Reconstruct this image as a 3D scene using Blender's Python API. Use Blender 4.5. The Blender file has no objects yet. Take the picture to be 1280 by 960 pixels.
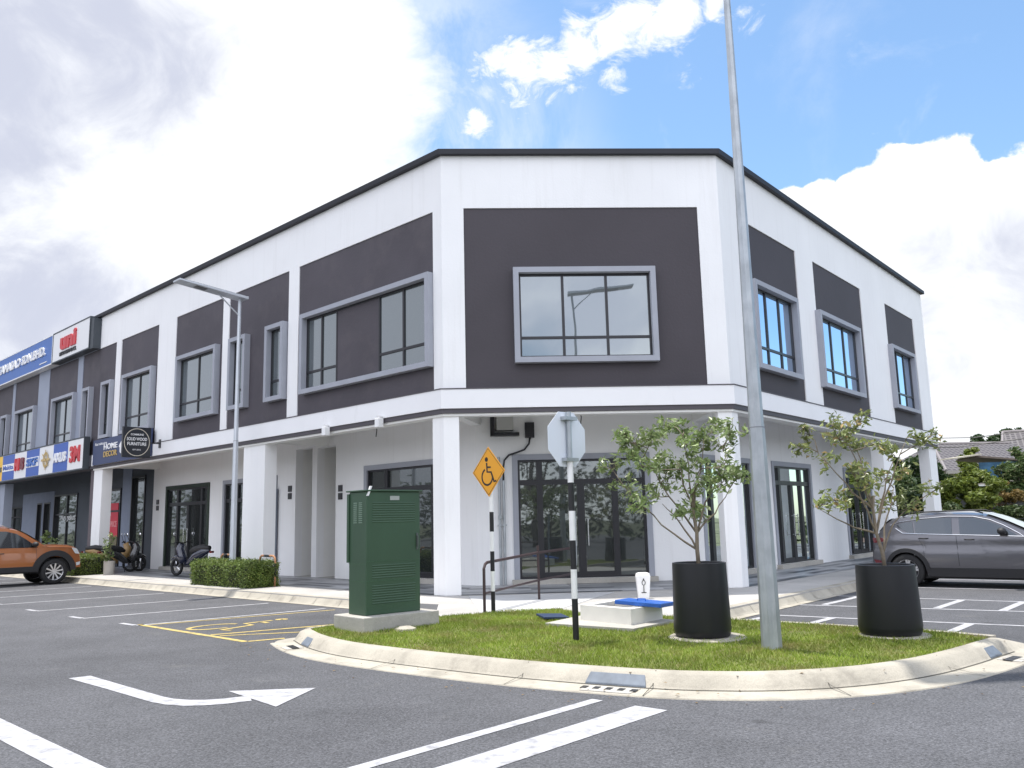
import bpy, math, random
import numpy as np
from mathutils import Vector, Matrix
random.seed(7); np.random.seed(7)
R = math.radians
sc = bpy.context.scene
COL = sc.collection

# ------------------------------------------------------------------ materials
MATS = {}
def mat(name, col, rough=.6, metal=0., var=0., vscale=3., bump=0., bscale=40., spec=.5, coat=0., trans=0., dirt=None, spk=0., spks=60.):
    if name in MATS: return MATS[name]
    m = bpy.data.materials.new(name); m.use_nodes = True
    nt = m.node_tree; N = nt.nodes; L = nt.links
    b = N['Principled BSDF']
    b.inputs['Base Color'].default_value = (*col, 1)
    b.inputs['Roughness'].default_value = rough
    b.inputs['Metallic'].default_value = metal
    b.inputs['Specular IOR Level'].default_value = spec
    b.inputs['Coat Weight'].default_value = coat
    tc = N.new('ShaderNodeTexCoord')
    out = None
    if var or dirt or spk:
        rgb = N.new('ShaderNodeRGB'); rgb.outputs[0].default_value = (*col, 1); out = rgb.outputs[0]
        if var:
            n = N.new('ShaderNodeTexNoise'); n.inputs['Scale'].default_value = vscale; n.inputs['Detail'].default_value = 6
            L.new(tc.outputs['Object'], n.inputs['Vector'])
            mr = N.new('ShaderNodeMapRange'); mr.inputs[1].default_value = .3; mr.inputs[2].default_value = .7
            mr.inputs[3].default_value = 1-var; mr.inputs[4].default_value = 1+var
            L.new(n.outputs['Fac'], mr.inputs[0])
            h = N.new('ShaderNodeVectorMath'); h.operation = 'SCALE'
            L.new(out, h.inputs[0]); L.new(mr.outputs[0], h.inputs['Scale']); out = h.outputs[0]
        if spk:
            n = N.new('ShaderNodeTexNoise'); n.inputs['Scale'].default_value = spks; n.inputs['Detail'].default_value = 2
            L.new(tc.outputs['Object'], n.inputs['Vector'])
            mr = N.new('ShaderNodeMapRange'); mr.inputs[1].default_value = .35; mr.inputs[2].default_value = .65
            mr.inputs[3].default_value = 1-spk; mr.inputs[4].default_value = 1+spk
            L.new(n.outputs['Fac'], mr.inputs[0])
            h = N.new('ShaderNodeVectorMath'); h.operation = 'SCALE'
            L.new(out, h.inputs[0]); L.new(mr.outputs[0], h.inputs['Scale']); out = h.outputs[0]
        if dirt:
            dc, ds, lo, hi, mx, str_ = dirt
            mp = N.new('ShaderNodeMapping'); mp.inputs['Scale'].default_value = str_
            L.new(tc.outputs['Object'], mp.inputs[0])
            n = N.new('ShaderNodeTexNoise'); n.inputs['Scale'].default_value = ds; n.inputs['Detail'].default_value = 8; n.inputs['Roughness'].default_value = .65
            L.new(mp.outputs[0], n.inputs['Vector'])
            mr = N.new('ShaderNodeMapRange'); mr.inputs[1].default_value = lo; mr.inputs[2].default_value = hi; mr.inputs[4].default_value = mx
            L.new(n.outputs['Fac'], mr.inputs[0])
            mx_ = N.new('ShaderNodeMix'); mx_.data_type = 'RGBA'
            L.new(mr.outputs[0], mx_.inputs[0]); L.new(out, mx_.inputs[6]); mx_.inputs[7].default_value = (*dc, 1); out = mx_.outputs[2]
        L.new(out, b.inputs['Base Color'])
    if bump:
        n = N.new('ShaderNodeTexNoise'); n.inputs['Scale'].default_value = bscale; n.inputs['Detail'].default_value = 5
        L.new(tc.outputs['Object'], n.inputs['Vector'])
        bp = N.new('ShaderNodeBump'); bp.inputs['Strength'].default_value = bump; bp.inputs['Distance'].default_value = .02
        L.new(n.outputs['Fac'], bp.inputs['Height']); L.new(bp.outputs[0], b.inputs['Normal'])
    MATS[name] = m
    return m

def glass(name, tint, refl, rcol=(.9,.95,1.), rough=.03, wav=.0):
    """coated window glass in front of a dark room: dark body colour plus a mirror coat"""
    m = bpy.data.materials.new(name); m.use_nodes = True
    nt = m.node_tree; N = nt.nodes; L = nt.links
    b = N['Principled BSDF']; b.inputs['Base Color'].default_value = (*tint,1); b.inputs['Roughness'].default_value = .15
    g = N.new('ShaderNodeBsdfGlossy'); g.inputs['Color'].default_value = (*rcol,1); g.inputs['Roughness'].default_value = rough
    fr = N.new('ShaderNodeFresnel'); fr.inputs[0].default_value = 1.5
    ma = N.new('ShaderNodeMath'); ma.operation = 'MULTIPLY_ADD'; ma.inputs[1].default_value = 1-refl; ma.inputs[2].default_value = refl
    L.new(fr.outputs[0], ma.inputs[0])
    mx = N.new('ShaderNodeMixShader'); L.new(ma.outputs[0], mx.inputs[0]); L.new(b.outputs[0], mx.inputs[1]); L.new(g.outputs[0], mx.inputs[2])
    if wav:
        tc = N.new('ShaderNodeTexCoord'); n = N.new('ShaderNodeTexNoise'); n.inputs['Scale'].default_value = 1.1; n.inputs['Detail'].default_value = 1
        L.new(tc.outputs['Object'], n.inputs['Vector'])
        bp = N.new('ShaderNodeBump'); bp.inputs['Strength'].default_value = wav; bp.inputs['Distance'].default_value = .05
        L.new(n.outputs['Fac'], bp.inputs['Height']); L.new(bp.outputs[0], g.inputs['Normal'])
    L.new(mx.outputs[0], N['Material Output'].inputs[0])
    return m

WHITE = mat('white_render', (.84,.84,.84), .75, var=.03, vscale=.6, bump=.15, bscale=25, dirt=((.62,.61,.59), 1.4, .53, .8, .32, (4,4,.25)))
WHITE_IN = mat('white_soffit', (.82,.815,.79), .8, var=.03, vscale=.8)
BAND = mat('white_band', (.82,.82,.83), .7, var=.02, vscale=1., dirt=((.6,.6,.58), 2., .6, .8, .3, (2,2,1)))
PANEL = mat('plum_render_lit', (.070,.062,.073), .7, var=.13, vscale=.7, bump=.2, bscale=18, dirt=((.12,.105,.11), .9, .5, .75, .5, (1,1,1)))  # left-face copy of the plum render, grazing light put into its lighter colour
PANEL_D = mat('plum_render_shaded', (.055,.048,.056), .72, var=.08, vscale=.7, bump=.2, bscale=18)  # same plum render, shade on front and right faces put into the colour
GREYFR = mat('blue_grey_render', (.335,.35,.395), .6, var=.05, vscale=2)
CAPM = mat('charcoal_coping', (.010,.011,.018), .6, var=.1, vscale=2)
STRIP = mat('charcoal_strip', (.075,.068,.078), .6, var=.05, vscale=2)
ALU = mat('black_aluminium', (.018,.018,.022), .35)
GLASS_UP = glass('upper_window_glass', (.05,.06,.06), .22, (.86,.93,.95), .02, .10)
GLASS_R = glass('side_window_glass', (.025,.035,.05), .15, (.68,.80,.95), .02, .10)
GLASS_DN = glass('shop_door_glass', (.020,.024,.024), .10, (.85,.92,.92), .02, .06)
GALV = mat('galvanised_steel', (.40,.43,.45), .45, .55, var=.16, vscale=4., bump=.08, bscale=30, dirt=((.55,.57,.58), 6, .5, .7, .5, (4,4,.6)))
STEELW = mat('painted_lamp_steel', (.55,.58,.62), .4, .3, var=.05)
BLACKP = mat('black_paint', (.012,.012,.014), .4, var=.1, vscale=10)
WHITEP = mat('white_paint', (.80,.80,.80), .45, var=.05, vscale=8)
CONC = mat('concrete', (.42,.40,.36), .85, var=.12, vscale=1.5, bump=.3, bscale=30, dirt=((.2,.19,.17), 3, .5, .8, .55, (1,1,1)), spk=.08, spks=80)
KERBM = mat('kerb_concrete', (.385,.355,.295), .85, var=.14, vscale=1.6, bump=.3, bscale=25, dirt=((.17,.155,.13), 2.6, .50, .75, .75, (1,1,1)), spk=.07, spks=90)
SLAB = mat('pavement_concrete', (.41,.395,.375), .85, var=.12, vscale=.8, bump=.25, bscale=25, dirt=((.27,.26,.25), 1.5, .5, .8, .5, (1,1,1)), spk=.06, spks=90)
RAMPM = mat('ramp_concrete', (.46,.46,.46), .8, var=.06, vscale=1.5)
THROAT = mat('drain_throat', (.145,.17,.205), .6, var=.2, vscale=8)
BROWNP = mat('brown_handrail', (.045,.026,.026), .45)
GREENM = mat('cabinet_green', (.038,.082,.046), .42, var=.08, vscale=2, bump=.05, bscale=12, dirt=((.06,.11,.07), 3., .6, .85, .35, (1,1,.4)))
GREEND = mat('shopfront_green', (.016,.030,.018), .5)
ORANGE_SIGN = mat('sign_amber', (.80,.36,.02), .4, var=.03)
BLUEP = mat('blue_lid_paint', (.012,.10,.42), .4, var=.1, vscale=6)
CREAMW = mat('white_box_paint', (.74,.72,.66), .7, var=.06, vscale=3, dirt=((.35,.3,.2), 4, .58, .8, .5, (1,1,1)))
POT = mat('black_planter_plastic', (.010,.011,.014), .42, var=.1, vscale=3)
SOIL = mat('potting_soil', (.05,.035,.022), .95, var=.3, vscale=20)
BARK = mat('young_bark', (.20,.165,.12), .85, var=.25, vscale=12, bump=.4, bscale=40)
BARKD = mat('tree_bark', (.10,.08,.06), .9, var=.25, vscale=6, bump=.4, bscale=20)
RUBBER = mat('tyre_rubber', (.014,.014,.015), .8)
ALLOY = mat('alloy_rim', (.62,.62,.64), .28, .85)
CHROME = mat('chrome_trim', (.80,.80,.82), .12, 1.)
CARGLASS = glass('car_glass', (.012,.014,.016), .07, (.8,.87,.9), .03)
CLAD = mat('black_cladding', (.016,.016,.018), .6)
RED = mat('sign_red', (.55,.02,.03), .4)
def leafmat(name, c1, c2, c3=None, rough=.55, tr=.25, scale=1.5, dry=None):
    m = bpy.data.materials.new(name); m.use_nodes = True
    nt = m.node_tree; N = nt.nodes; L = nt.links; b = N['Principled BSDF']
    g = N.new('ShaderNodeNewGeometry'); cr = N.new('ShaderNodeValToRGB')
    cr.color_ramp.elements[0].color = (*c1,1); cr.color_ramp.elements[1].color = (*c2,1)
    if c3:
        e = cr.color_ramp.elements.new(.93); e.color = (*c2,1); cr.color_ramp.elements[1].position = .9
        cr.color_ramp.elements[-1].color = (*c3,1)
        cr.color_ramp.elements[1].color = (*c2,1)
    L.new(g.outputs['Random Per Island'], cr.inputs[0])
    n = N.new('ShaderNodeTexNoise'); tc = N.new('ShaderNodeTexCoord'); n.inputs['Scale'].default_value = scale; n.inputs['Detail'].default_value = 4
    L.new(tc.outputs['Object'], n.inputs['Vector'])
    mr = N.new('ShaderNodeMapRange'); mr.inputs[1].default_value=.3; mr.inputs[2].default_value=.7; mr.inputs[3].default_value=.65; mr.inputs[4].default_value=1.35
    L.new(n.outputs['Fac'], mr.inputs[0])
    h = N.new('ShaderNodeVectorMath'); h.operation='SCALE'; L.new(cr.outputs[0], h.inputs[0]); L.new(mr.outputs[0], h.inputs['Scale'])
    if dry:
        n2 = N.new('ShaderNodeTexNoise'); n2.inputs['Scale'].default_value = 1.9; n2.inputs['Detail'].default_value = 7; n2.inputs['Roughness'].default_value = .7; L.new(tc.outputs['Object'], n2.inputs['Vector'])
        m2 = N.new('ShaderNodeMapRange'); m2.inputs[1].default_value=.50; m2.inputs[2].default_value=.66; m2.inputs[4].default_value=.8; L.new(n2.outputs['Fac'], m2.inputs[0])
        x2 = N.new('ShaderNodeMix'); x2.data_type='RGBA'; L.new(m2.outputs[0],x2.inputs[0]); L.new(h.outputs[0],x2.inputs[6]); x2.inputs[7].default_value=(*dry,1)
        class _o: outputs=[x2.outputs[2]]
        h = _o
    L.new(h.outputs[0], b.inputs['Base Color']); b.inputs['Roughness'].default_value = rough
    t = N.new('ShaderNodeBsdfTranslucent'); L.new(h.outputs[0], t.inputs['Color'])
    mx = N.new('ShaderNodeMixShader'); mx.inputs[0].default_value = tr
    L.new(b.outputs[0], mx.inputs[1]); L.new(t.outputs[0], mx.inputs[2]); L.new(mx.outputs[0], N['Material Output'].inputs[0])
    return m

# ------------------------------------------------------------------ mesh builder
ORG = {}
class MB:
    def __init__(s): s.v = []; s.f = []
    def add(s, vs, fs):
        o = len(s.v); s.v += [tuple(p) for p in vs]; s.f += [tuple(i+o for i in f) for f in fs]; return s
    def hexa(s, p):   # 8 points: bottom 4 ccw, top 4
        return s.add(p, [(3,2,1,0),(4,5,6,7),(0,1,5,4),(1,2,6,5),(2,3,7,6),(3,0,4,7)])
    def box(s, x0,x1,y0,y1,z0,z1):
        return s.hexa([(x0,y0,z0),(x1,y0,z0),(x1,y1,z0),(x0,y1,z0),(x0,y0,z1),(x1,y0,z1),(x1,y1,z1),(x0,y1,z1)])
    def fbox(s, F, t0,t1,o0,o1,z0,z1):
        q = [FW(F,t0,o0,z0),FW(F,t1,o0,z0),FW(F,t1,o1,z0),FW(F,t0,o1,z0),FW(F,t0,o0,z1),FW(F,t1,o0,z1),FW(F,t1,o1,z1),FW(F,t0,o1,z1)]
        return s.hexa(q)
    def prism(s, poly, z0, z1, bottom=True):
        n = len(poly); vs = [(*p[:2], z0) for p in poly]+[(*p[:2], z1) for p in poly]
        fs = [(i,(i+1)%n,(i+1)%n+n,i+n) for i in range(n)]+[tuple(range(n,2*n))]
        if bottom: fs.append(tuple(reversed(range(n))))
        return s.add(vs, fs)
    def sheet(s, poly, z): return s.add([(*p[:2], z) for p in poly], [tuple(range(len(poly)))])
    def tube(s, pts, r, n=8, cap=True):
        pts = [Vector(p) for p in pts]; k = len(pts)
        rs = r if isinstance(r,(list,tuple)) else [r]*k
        rings = []
        prev = None
        for i,p in enumerate(pts):
            d = (pts[min(i+1,k-1)]-pts[max(i-1,0)]).normalized()
            a = Vector((0,0,1)) if abs(d.z) < .95 else Vector((1,0,0))
            if prev is not None: x = (prev - d*prev.dot(d)).normalized()
            else: x = d.cross(a).normalized()
            prev = x
            y = d.cross(x)
            rings.append([p + (x*math.cos(2*math.pi*j/n)+y*math.sin(2*math.pi*j/n))*rs[i] for j in range(n)])
        vs = [q for r_ in rings for q in r_]; fs = []
        for i in range(k-1):
            for j in range(n): fs.append((i*n+j, i*n+(j+1)%n, (i+1)*n+(j+1)%n, (i+1)*n+j))
        if cap: fs.append(tuple(reversed(range(n)))); fs.append(tuple((k-1)*n+j for j in range(n)))
        return s.add(vs, fs)
    def lathe(s, prof, n=32, c=(0,0,0), axis='z'):
        vs = []; k = len(prof)
        for (r,z) in prof:
            for j in range(n):
                a = 2*math.pi*j/n; x,y = r*math.cos(a), r*math.sin(a)
                p = (x,y,z) if axis=='z' else ((x,z,y) if axis=='y' else (z,x,y))
                vs.append((p[0]+c[0],p[1]+c[1],p[2]+c[2]))
        fs = [(i*n+j, i*n+(j+1)%n, (i+1)*n+(j+1)%n, (i+1)*n+j) for i in range(k-1) for j in range(n)]
        return s.add(vs, fs)
    def bar(s, a, b, w, h=None):   # square bar between two points
        return s.tube([a,b], w*.7071, 4)
    def ribbon(s, M, pts, w, d0=0., d1=.004, closed=False):
        """flat stroke of width w through 2-D points, mapped by M(u,v,d), with thickness"""
        k = len(pts); L_ = []; R_ = []
        for i in range(k):
            if closed: a,b = pts[i-1], pts[(i+1)%k]
            else: a,b = pts[max(i-1,0)], pts[min(i+1,k-1)]
            dx,dy = b[0]-a[0], b[1]-a[1]; l = math.hypot(dx,dy) or 1
            nx,ny = -dy/l*w/2, dx/l*w/2
            L_.append((pts[i][0]+nx, pts[i][1]+ny)); R_.append((pts[i][0]-nx, pts[i][1]-ny))
        vs = [M(*p,d1) for p in L_]+[M(*p,d1) for p in R_]
        rng = range(k) if closed else range(k-1)
        return s.add(vs, [(i,(i+1)%k,k+(i+1)%k,k+i) for i in rng])
    def plate(s, M, poly, d0, d1):
        n = len(poly); vs = [M(*p,d0) for p in poly]+[M(*p,d1) for p in poly]
        return s.add(vs, [(i,(i+1)%n,(i+1)%n+n,i+n) for i in range(n)]+[tuple(range(n,2*n)), tuple(reversed(range(n)))])
    def xform(s, M):
        s.v = [tuple(M @ Vector(p)) for p in s.v]; return s
    def build(s, name, m, parent=None, org=None, smooth=False, label=None, bevel=0):
        me = bpy.data.meshes.new(name)
        v = s.v
        if org is None and parent is not None: org = ORG.get(parent)
        if org is not None: v = [(p[0]-org[0],p[1]-org[1],p[2]-org[2]) for p in v]
        me.from_pydata(v, [], s.f); me.update()
        if smooth:
            me.polygons.foreach_set('use_smooth', [True]*len(me.polygons))
        if m: me.materials.append(m)
        o = bpy.data.objects.new(name, me); COL.objects.link(o)
        if org is not None: ORG[o] = org
        if parent: o.parent = parent
        if label: o['label'] = label
        if bevel:
            b = o.modifiers.new('bevel','BEVEL'); b.width = bevel; b.segments = 2; b.limit_method='ANGLE'
        if smooth and smooth != 1:
            me.set_sharp_from_angle(angle=R(smooth))
        return o
def empty(name, label, cat, loc=(0,0,0), rz=0, group=None):
    o = bpy.data.objects.new(name, None); COL.objects.link(o); o.location = loc; o.rotation_euler = (0,0,rz)
    tag(o, label, cat, group); return o
def tag(o, label=None, cat=None, group=None, kind=None):
    if label: o['label'] = label
    if cat: o['category'] = cat
    if group: o['group'] = group
    if kind: o['kind'] = kind
    return o
def copy_tree(o, parent=None):
    c = o.copy(); COL.objects.link(c)
    if parent: c.parent = parent
    for ch in list(o.children): copy_tree(ch, c)
    return c
def text_mb(s, M, w, h, depth=.02, bold=.0, space=1.):
    cu = bpy.data.curves.new('txt','FONT'); cu.body = s; cu.extrude = .05; cu.offset = bold; cu.resolution_u = 3; cu.space_character = space
    ob = bpy.data.objects.new('txt', cu); COL.objects.link(ob)
    dg = bpy.context.evaluated_depsgraph_get(); me = bpy.data.meshes.new_from_object(ob.evaluated_get(dg))
    vs = np.array([v.co[:] for v in me.vertices]); fs = [tuple(p.vertices) for p in me.polygons]
    lo, hi = vs.min(0), vs.max(0)
    mb = MB()
    P = [M((v[0]-lo[0])/(hi[0]-lo[0])*w, (v[1]-lo[1])/(hi[1]-lo[1])*h, (v[2]-lo[2])/(hi[2]-lo[2])*depth) for v in vs]
    mb.add(P, fs)
    bpy.data.objects.remove(ob); bpy.data.meshes.remove(me); bpy.data.curves.remove(cu)
    return mb

# ------------------------------------------------------------------ building frame of reference
A = np.array([-1.43638856,17.45036748]); W = 6.0687
u = np.array([.99870066,.05096075]); B = A+u*W
ul = np.array([-.71719965,.69686775]); ur = np.array([.63974741,.76858523])
nF = np.array([u[1],-u[0]]); nL = np.array([-ul[1],ul[0]]); nR = np.array([ur[1],-ur[0]])
nL = -nL if nL[0] > 0 else nL
FR = {'L':(A,ul,nL), 'F':(A,u,nF), 'R':(B,ur,nR)}
def FW(F,t,o,z):
    a,uu,n = FR[F]; p = a+uu*t+n*o; return (p[0],p[1],z)
def corner(F1,o1,F2,o2):
    a,_,n1 = FR[F1]; b,_,n2 = FR[F2]
    return np.linalg.solve(np.array([n1,n2]), [n1@a+o1, n2@b+o2])
LL, LR = 42.2, 16.35
T0 = 19.3
def path(o, tl=T0, tr=LR, oo=None):
    return [np.array(FW('L',tl,o,0)[:2]), corner('L',o,'F',o), corner('F',o,'R',o), np.array(FW('R',tr,o,0)[:2])]
def ribbon(o0,o1,z0,z1,tl=T0,tr=LR):
    """a strip that follows the three street faces, mitred at the corners"""
    mb = MB(); P,Q = path(o0,tl,tr), path(o1,tl,tr)
    for i in range(3):
        a,b,c,d = P[i],P[i+1],Q[i+1],Q[i]
        mb.hexa([(*a,z0),(*b,z0),(*c,z0),(*d,z0),(*a,z1),(*b,z1),(*c,z1),(*d,z1)])
    return mb
def holed(mb, F, t0,t1,o0,o1,z0,z1, holes):
    ts = sorted({t0,t1,*[h[0] for h in holes],*[h[1] for h in holes]}); zs = sorted({z0,z1,*[h[2] for h in holes],*[h[3] for h in holes]})
    for i in range(len(ts)-1):
        run = None
        for k in range(len(zs)-1):
            tc,zc = (ts[i]+ts[i+1])/2,(zs[k]+zs[k+1])/2
            solid = not any(h[0]<tc<h[1] and h[2]<zc<h[3] for h in holes)
            if solid: run = (run[0],zs[k+1]) if run else (zs[k],zs[k+1])
            if (not solid or k==len(zs)-2) and run: mb.fbox(F,ts[i],ts[i+1],o0,o1,run[0],run[1]); run=None
    return mb
def ring(mb, F, t0,t1,z0,z1,w,o0,o1, bottom=True):
    mb.fbox(F,t0,t0+w,o0,o1,z0,z1); mb.fbox(F,t1-w,t1,o0,o1,z0,z1)
    mb.fbox(F,t0+w,t1-w,o0,o1,z1-w,z1)
    if bottom: mb.fbox(F,t0+w,t1-w,o0,o1,z0,z0+w)
    return mb

ZC, ZP, ZT = 3.83, 8.30, 9.495       # ceiling line, top of dark panels, underside of coping
org0 = (*(A+ul*6), 0)
bld = empty('corner_shop_building','two storey white corner shop building with plum grey panels and angled front','building', org0)
orgN = (*(A+ul*30), 0)
nb = empty('neighbour_shop_building','grey two storey shop terrace carrying signboards, left of the white corner building','building', orgN)

pan = {'L':[(.29,5.65),(6.14,9.38),(9.76,12.89),(14.2,17.3),(17.76,T0)], 'F':[(.476,5.586)], 'R':[(1.5,4.28),(5.48,9.33),(11.74,14.95)]}
# windows: t0,t1,columns of glass,(solid middle)
win = {'L':[(.30,5.36),(6.18,7.10),(8.17,9.13),(9.92,12.55),(14.34,16.8),(17.8,18.7)], 'F':[(1.51,4.56)], 'R':[(1.31,3.86),(5.36,8.6),(11.65,14.25)]}
lens = {'L':T0,'F':W,'R':LR}
ZW0, ZW1 = 4.87, 6.93
def window(F, t0, t1, parent, org, gm, cols, solid=None, fm=None):
    fr = ring(MB(),F,t0,t1,ZW0,ZW1,.115,-.06,.15).build('window',fm or GREYFR,parent,org)
    a,b = t0+.115,t1-.115; z0,z1 = ZW0+.115,ZW1-.115
    mu = ring(MB(),F,a,b,z0,z1,.045,-.05,.0)
    zt = 5.42
    segs = [(a,b)] if not solid else [(a,solid[0]),(solid[1],b)]
    for (p,q),n in zip(segs, cols if isinstance(cols,list) else [cols]):
        for i in range(1,n): x = p+(q-p)*i/n; mu.fbox(F,x-.028,x+.028,-.05,-.002,z0+.045,z1-.045)
        if solid: 
            mu.fbox(F,q-.045 if q<b-.01 else p-.0,q if q<b-.01 else p+.045,-.05,-.001,z0+.045,z1-.045)
        mu.fbox(F,p+.045,q-.045,-.048,-.003,zt-.028,zt+.028)
    mu.build('window_bars',ALU,fr)
    for p,q in segs: MB().fbox(F,p+.02,q-.02,-.045,-.03,z0+.02,z1-.02).build('pane',gm,fr)
    if solid: MB().fbox(F,solid[0],solid[1],-.055,-.012,z0+.001,z1-.001).build('infill_panel',PANEL,fr)
    for ch in fr.children: pass
    return fr
up = MB()
for F in 'LFR':
    holed(up,F,0,lens[F],-.25,0,4.33,ZT,[(a,b,4.33,ZP) for a,b in pan[F]])
up.build('upper_wall',WHITE,bld,org0)
for F in 'LFR':
    for a,b in pan[F]:
        pb = MB(); hs = [(x+.02,y-.02,ZW0+.02,ZW1-.02) for x,y in win[F] if x+.1>a-.1 and y-.1<b+.1]
        holed(pb,F,a,b,-.22,-.025,4.33,ZP,hs)
        pb.build('wall_panel',PANEL if F=='L' else PANEL_D,bld,org0)
for (a,b),c in zip(win['L'],[[2,2],1,1,2,2,1]):
    window('L',a,b,bld,org0,GLASS_UP,c,solid=(2.23,3.89) if a<.4 else None)
window('F',*win['F'][0],bld,org0,GLASS_UP,3)
for (a,b),c in zip(win['R'],[3,3,3]): window('R',a,b,bld,org0,GLASS_R,c)
ribbon(-.25,.10,3.93,4.33).build('ledge_band',BAND,bld,org0)
ribbon(.0,.115,4.332,4.352).build('ledge_shadow_line',STRIP,bld,org0)  # dark strip standing in for the shadow line along the band top
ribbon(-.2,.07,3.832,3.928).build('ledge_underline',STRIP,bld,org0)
ribbon(-.25,.03,3.78,3.829).build('soffit_edge',WHITE_IN,bld,org0)
ribbon(-.35,.12,ZT,9.61,T0,LR+.12).build('roof_coping',CAPM,bld,org0)
# body, roof, ceiling
def hull(o, tl0, tl1, z0, z1, tr=LR, dep=20.8):
    mb = MB()
    mb.prism([FW('L',tl1,o,0), corner('L',o,'F',o) if tl0==0 else FW('L',tl0,o,0), *([corner('F',o,'R',o), FW('R',tr,o,0)] if tl0==0 else [FW('L',tl0,-dep,0)]), FW('L',tl1,-dep,0)], z0, z1)
    return mb
hull(-.26,0,T0,9.0,9.2).build('roof',CONC,bld,org0)
hull(-.24,0,T0,4.15,4.32).build('walkway_ceiling',WHITE_IN,bld,org0)
bw = MB()
Pk = np.array(FW('L',T0,-20.8,0)[:2]); Re = np.array(FW('R',LR,0,0)[:2]); dv = (Pk-Re)/np.linalg.norm(Pk-Re); nv = np.array([dv[1],-dv[0]])
bw.prism([Re,Pk,Pk-nv*.25,Re-nv*.25],4.33,9.0)
bw.build('rear_wall',WHITE,bld,org0)
# end wall on the right side (ground floor set in, as the walkway runs through)
# recessed ground floor
oL,oF,oR = -2.2,-2.5,-1.75
tLc = 1.3684; tFc0,tFc1 = .680, 5.994; tRc = 1.787
doors = {'L':[(2.3,5.78,'black'),(10.28,13.74,'grey'),(14.70,18.15,'green')],'F':[(1.52,4.79,'black')],'R':[(1.80,4.6,'black'),(5.93,8.80,'black'),(11.63,14.38,'black')]}
gw = MB()
holed(gw,'L',tLc,T0,oL-.25,oL,.15,4.15,[(a,b,.27,3.17) for a,b,_ in doors['L']]+[(8.35,9.25,.15,3.87),(7.15,8.10,.15,3.84)])
holed(gw,'F',tFc0,tFc1,oF-.25,oF,.15,4.15,[(a,b,.27,3.15) for a,b,_ in doors['F']])
holed(gw,'R',tRc,LR,oR-.25,oR,.15,4.15,[(a,b,.27,3.08) for a,b,_ in doors['R']])
gw.build('ground_floor_wall',WHITE,bld,org0)
MB().fbox('L',tLc,T0,oL+.0,oL+.012,.152,.23).fbox('F',tFc0,tFc1,oF,oF+.012,.152,.23).fbox('R',tRc,LR,oR,oR+.012,.152,.23).build('skirting',mat('tile_skirting',(.25,.26,.28),.5),bld,org0) if False else None
# stair recesses behind the two tall openings
al = MB()
for a,b in ((8.35,9.25),(7.15,8.10)):
    al.fbox('L',a-.1,b+.1,oL-1.65,oL-1.5,.15,4.15); al.fbox('L',a-.1,a,oL-1.5,oL-.25,.15,4.15); al.fbox('L',b,b+.1,oL-1.5,oL-.25,.15,4.15)
al.build('stair_recess',WHITE_IN,bld,org0)
sb = MB().fbox('L',8.45,9.15,oL-1.5,oL-1.2,.85,1.35).fbox('L',8.5,8.6,oL-1.2,oL-1.1,.95,1.75).build('hose_cabinet',mat('hose_box_grey',(.25,.25,.26),.5),bld,org0)
# rooms behind: dark core so nothing shows through
def shopfront(F, o, t0, t1, ztop, kind, parent, org):
    fm = {'black':GREYFR,'grey':GREYFR,'green':GREEND}[kind]
    d = ring(MB(),F,t0,t1,.27,ztop,.13,o-.2,o+.035,False)
    d = d.build('shopfront',fm,parent,org)
    a,b = t0+.13,t1-.13; z0,z1 = .27,ztop-.13
    m_ = ring(MB(),F,a,b,z0,z1,.05,o-.12,o-.02)
    w = b-a; xs = [a+w*.17, a+w*.49, a+w*.76]
    for i,x in enumerate(xs):
        hw = .07 if i!=1 else .085
        m_.fbox(F,x-hw,x+hw,o-.115,o-.025,z0+.05,z1-.05 if i!=1 else 2.45)
    m_.fbox(F,a+.05,b-.05,o-.113,o-.027,2.43,2.55)
    m_.fbox(F,xs[0]+.07,xs[2]-.07,o-.112,o-.03,z0+.05,z0+.14)
    m_.build('shopfront_bars',ALU,d)
    MB().fbox(F,a+.02,b-.02,o-.09,o-.075,z0+.02,z1-.02).build('pane',GLASS_DN,d)
    hb = MB()
    for x in (xs[1]-.14,xs[1]+.14):
        hb.tube([FW(F,x,o+.04,1.0),FW(F,x,o+.04,1.62)],.014,8)
        for z in (1.05,1.57): hb.tube([FW(F,x,o-.03,z),FW(F,x,o+.04,z)],.01,6)
    hb.build('door_handle',CHROME,d)
    MB().fbox(F,t0-.05,t1+.05,o-.25,o+.16,.155,.268).build('door_step',CONC,d)
    return d
for F,o,zt in (('L',oL,3.17),('F',oF,3.15),('R',oR,3.08)):
    for a,b,k in doors[F]: shopfront(F,o,a,b,zt,k,bld,org0)
for F,o,t,z,lb in (('L',oL,3.0,1.75,None),('R',oR,3.2,1.6,None)):
    MB().fbox(F,t-.09,t+.09,o-.072,o-.066,z,z+.24).build('door_notice',WHITEP,bld,org0)
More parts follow.
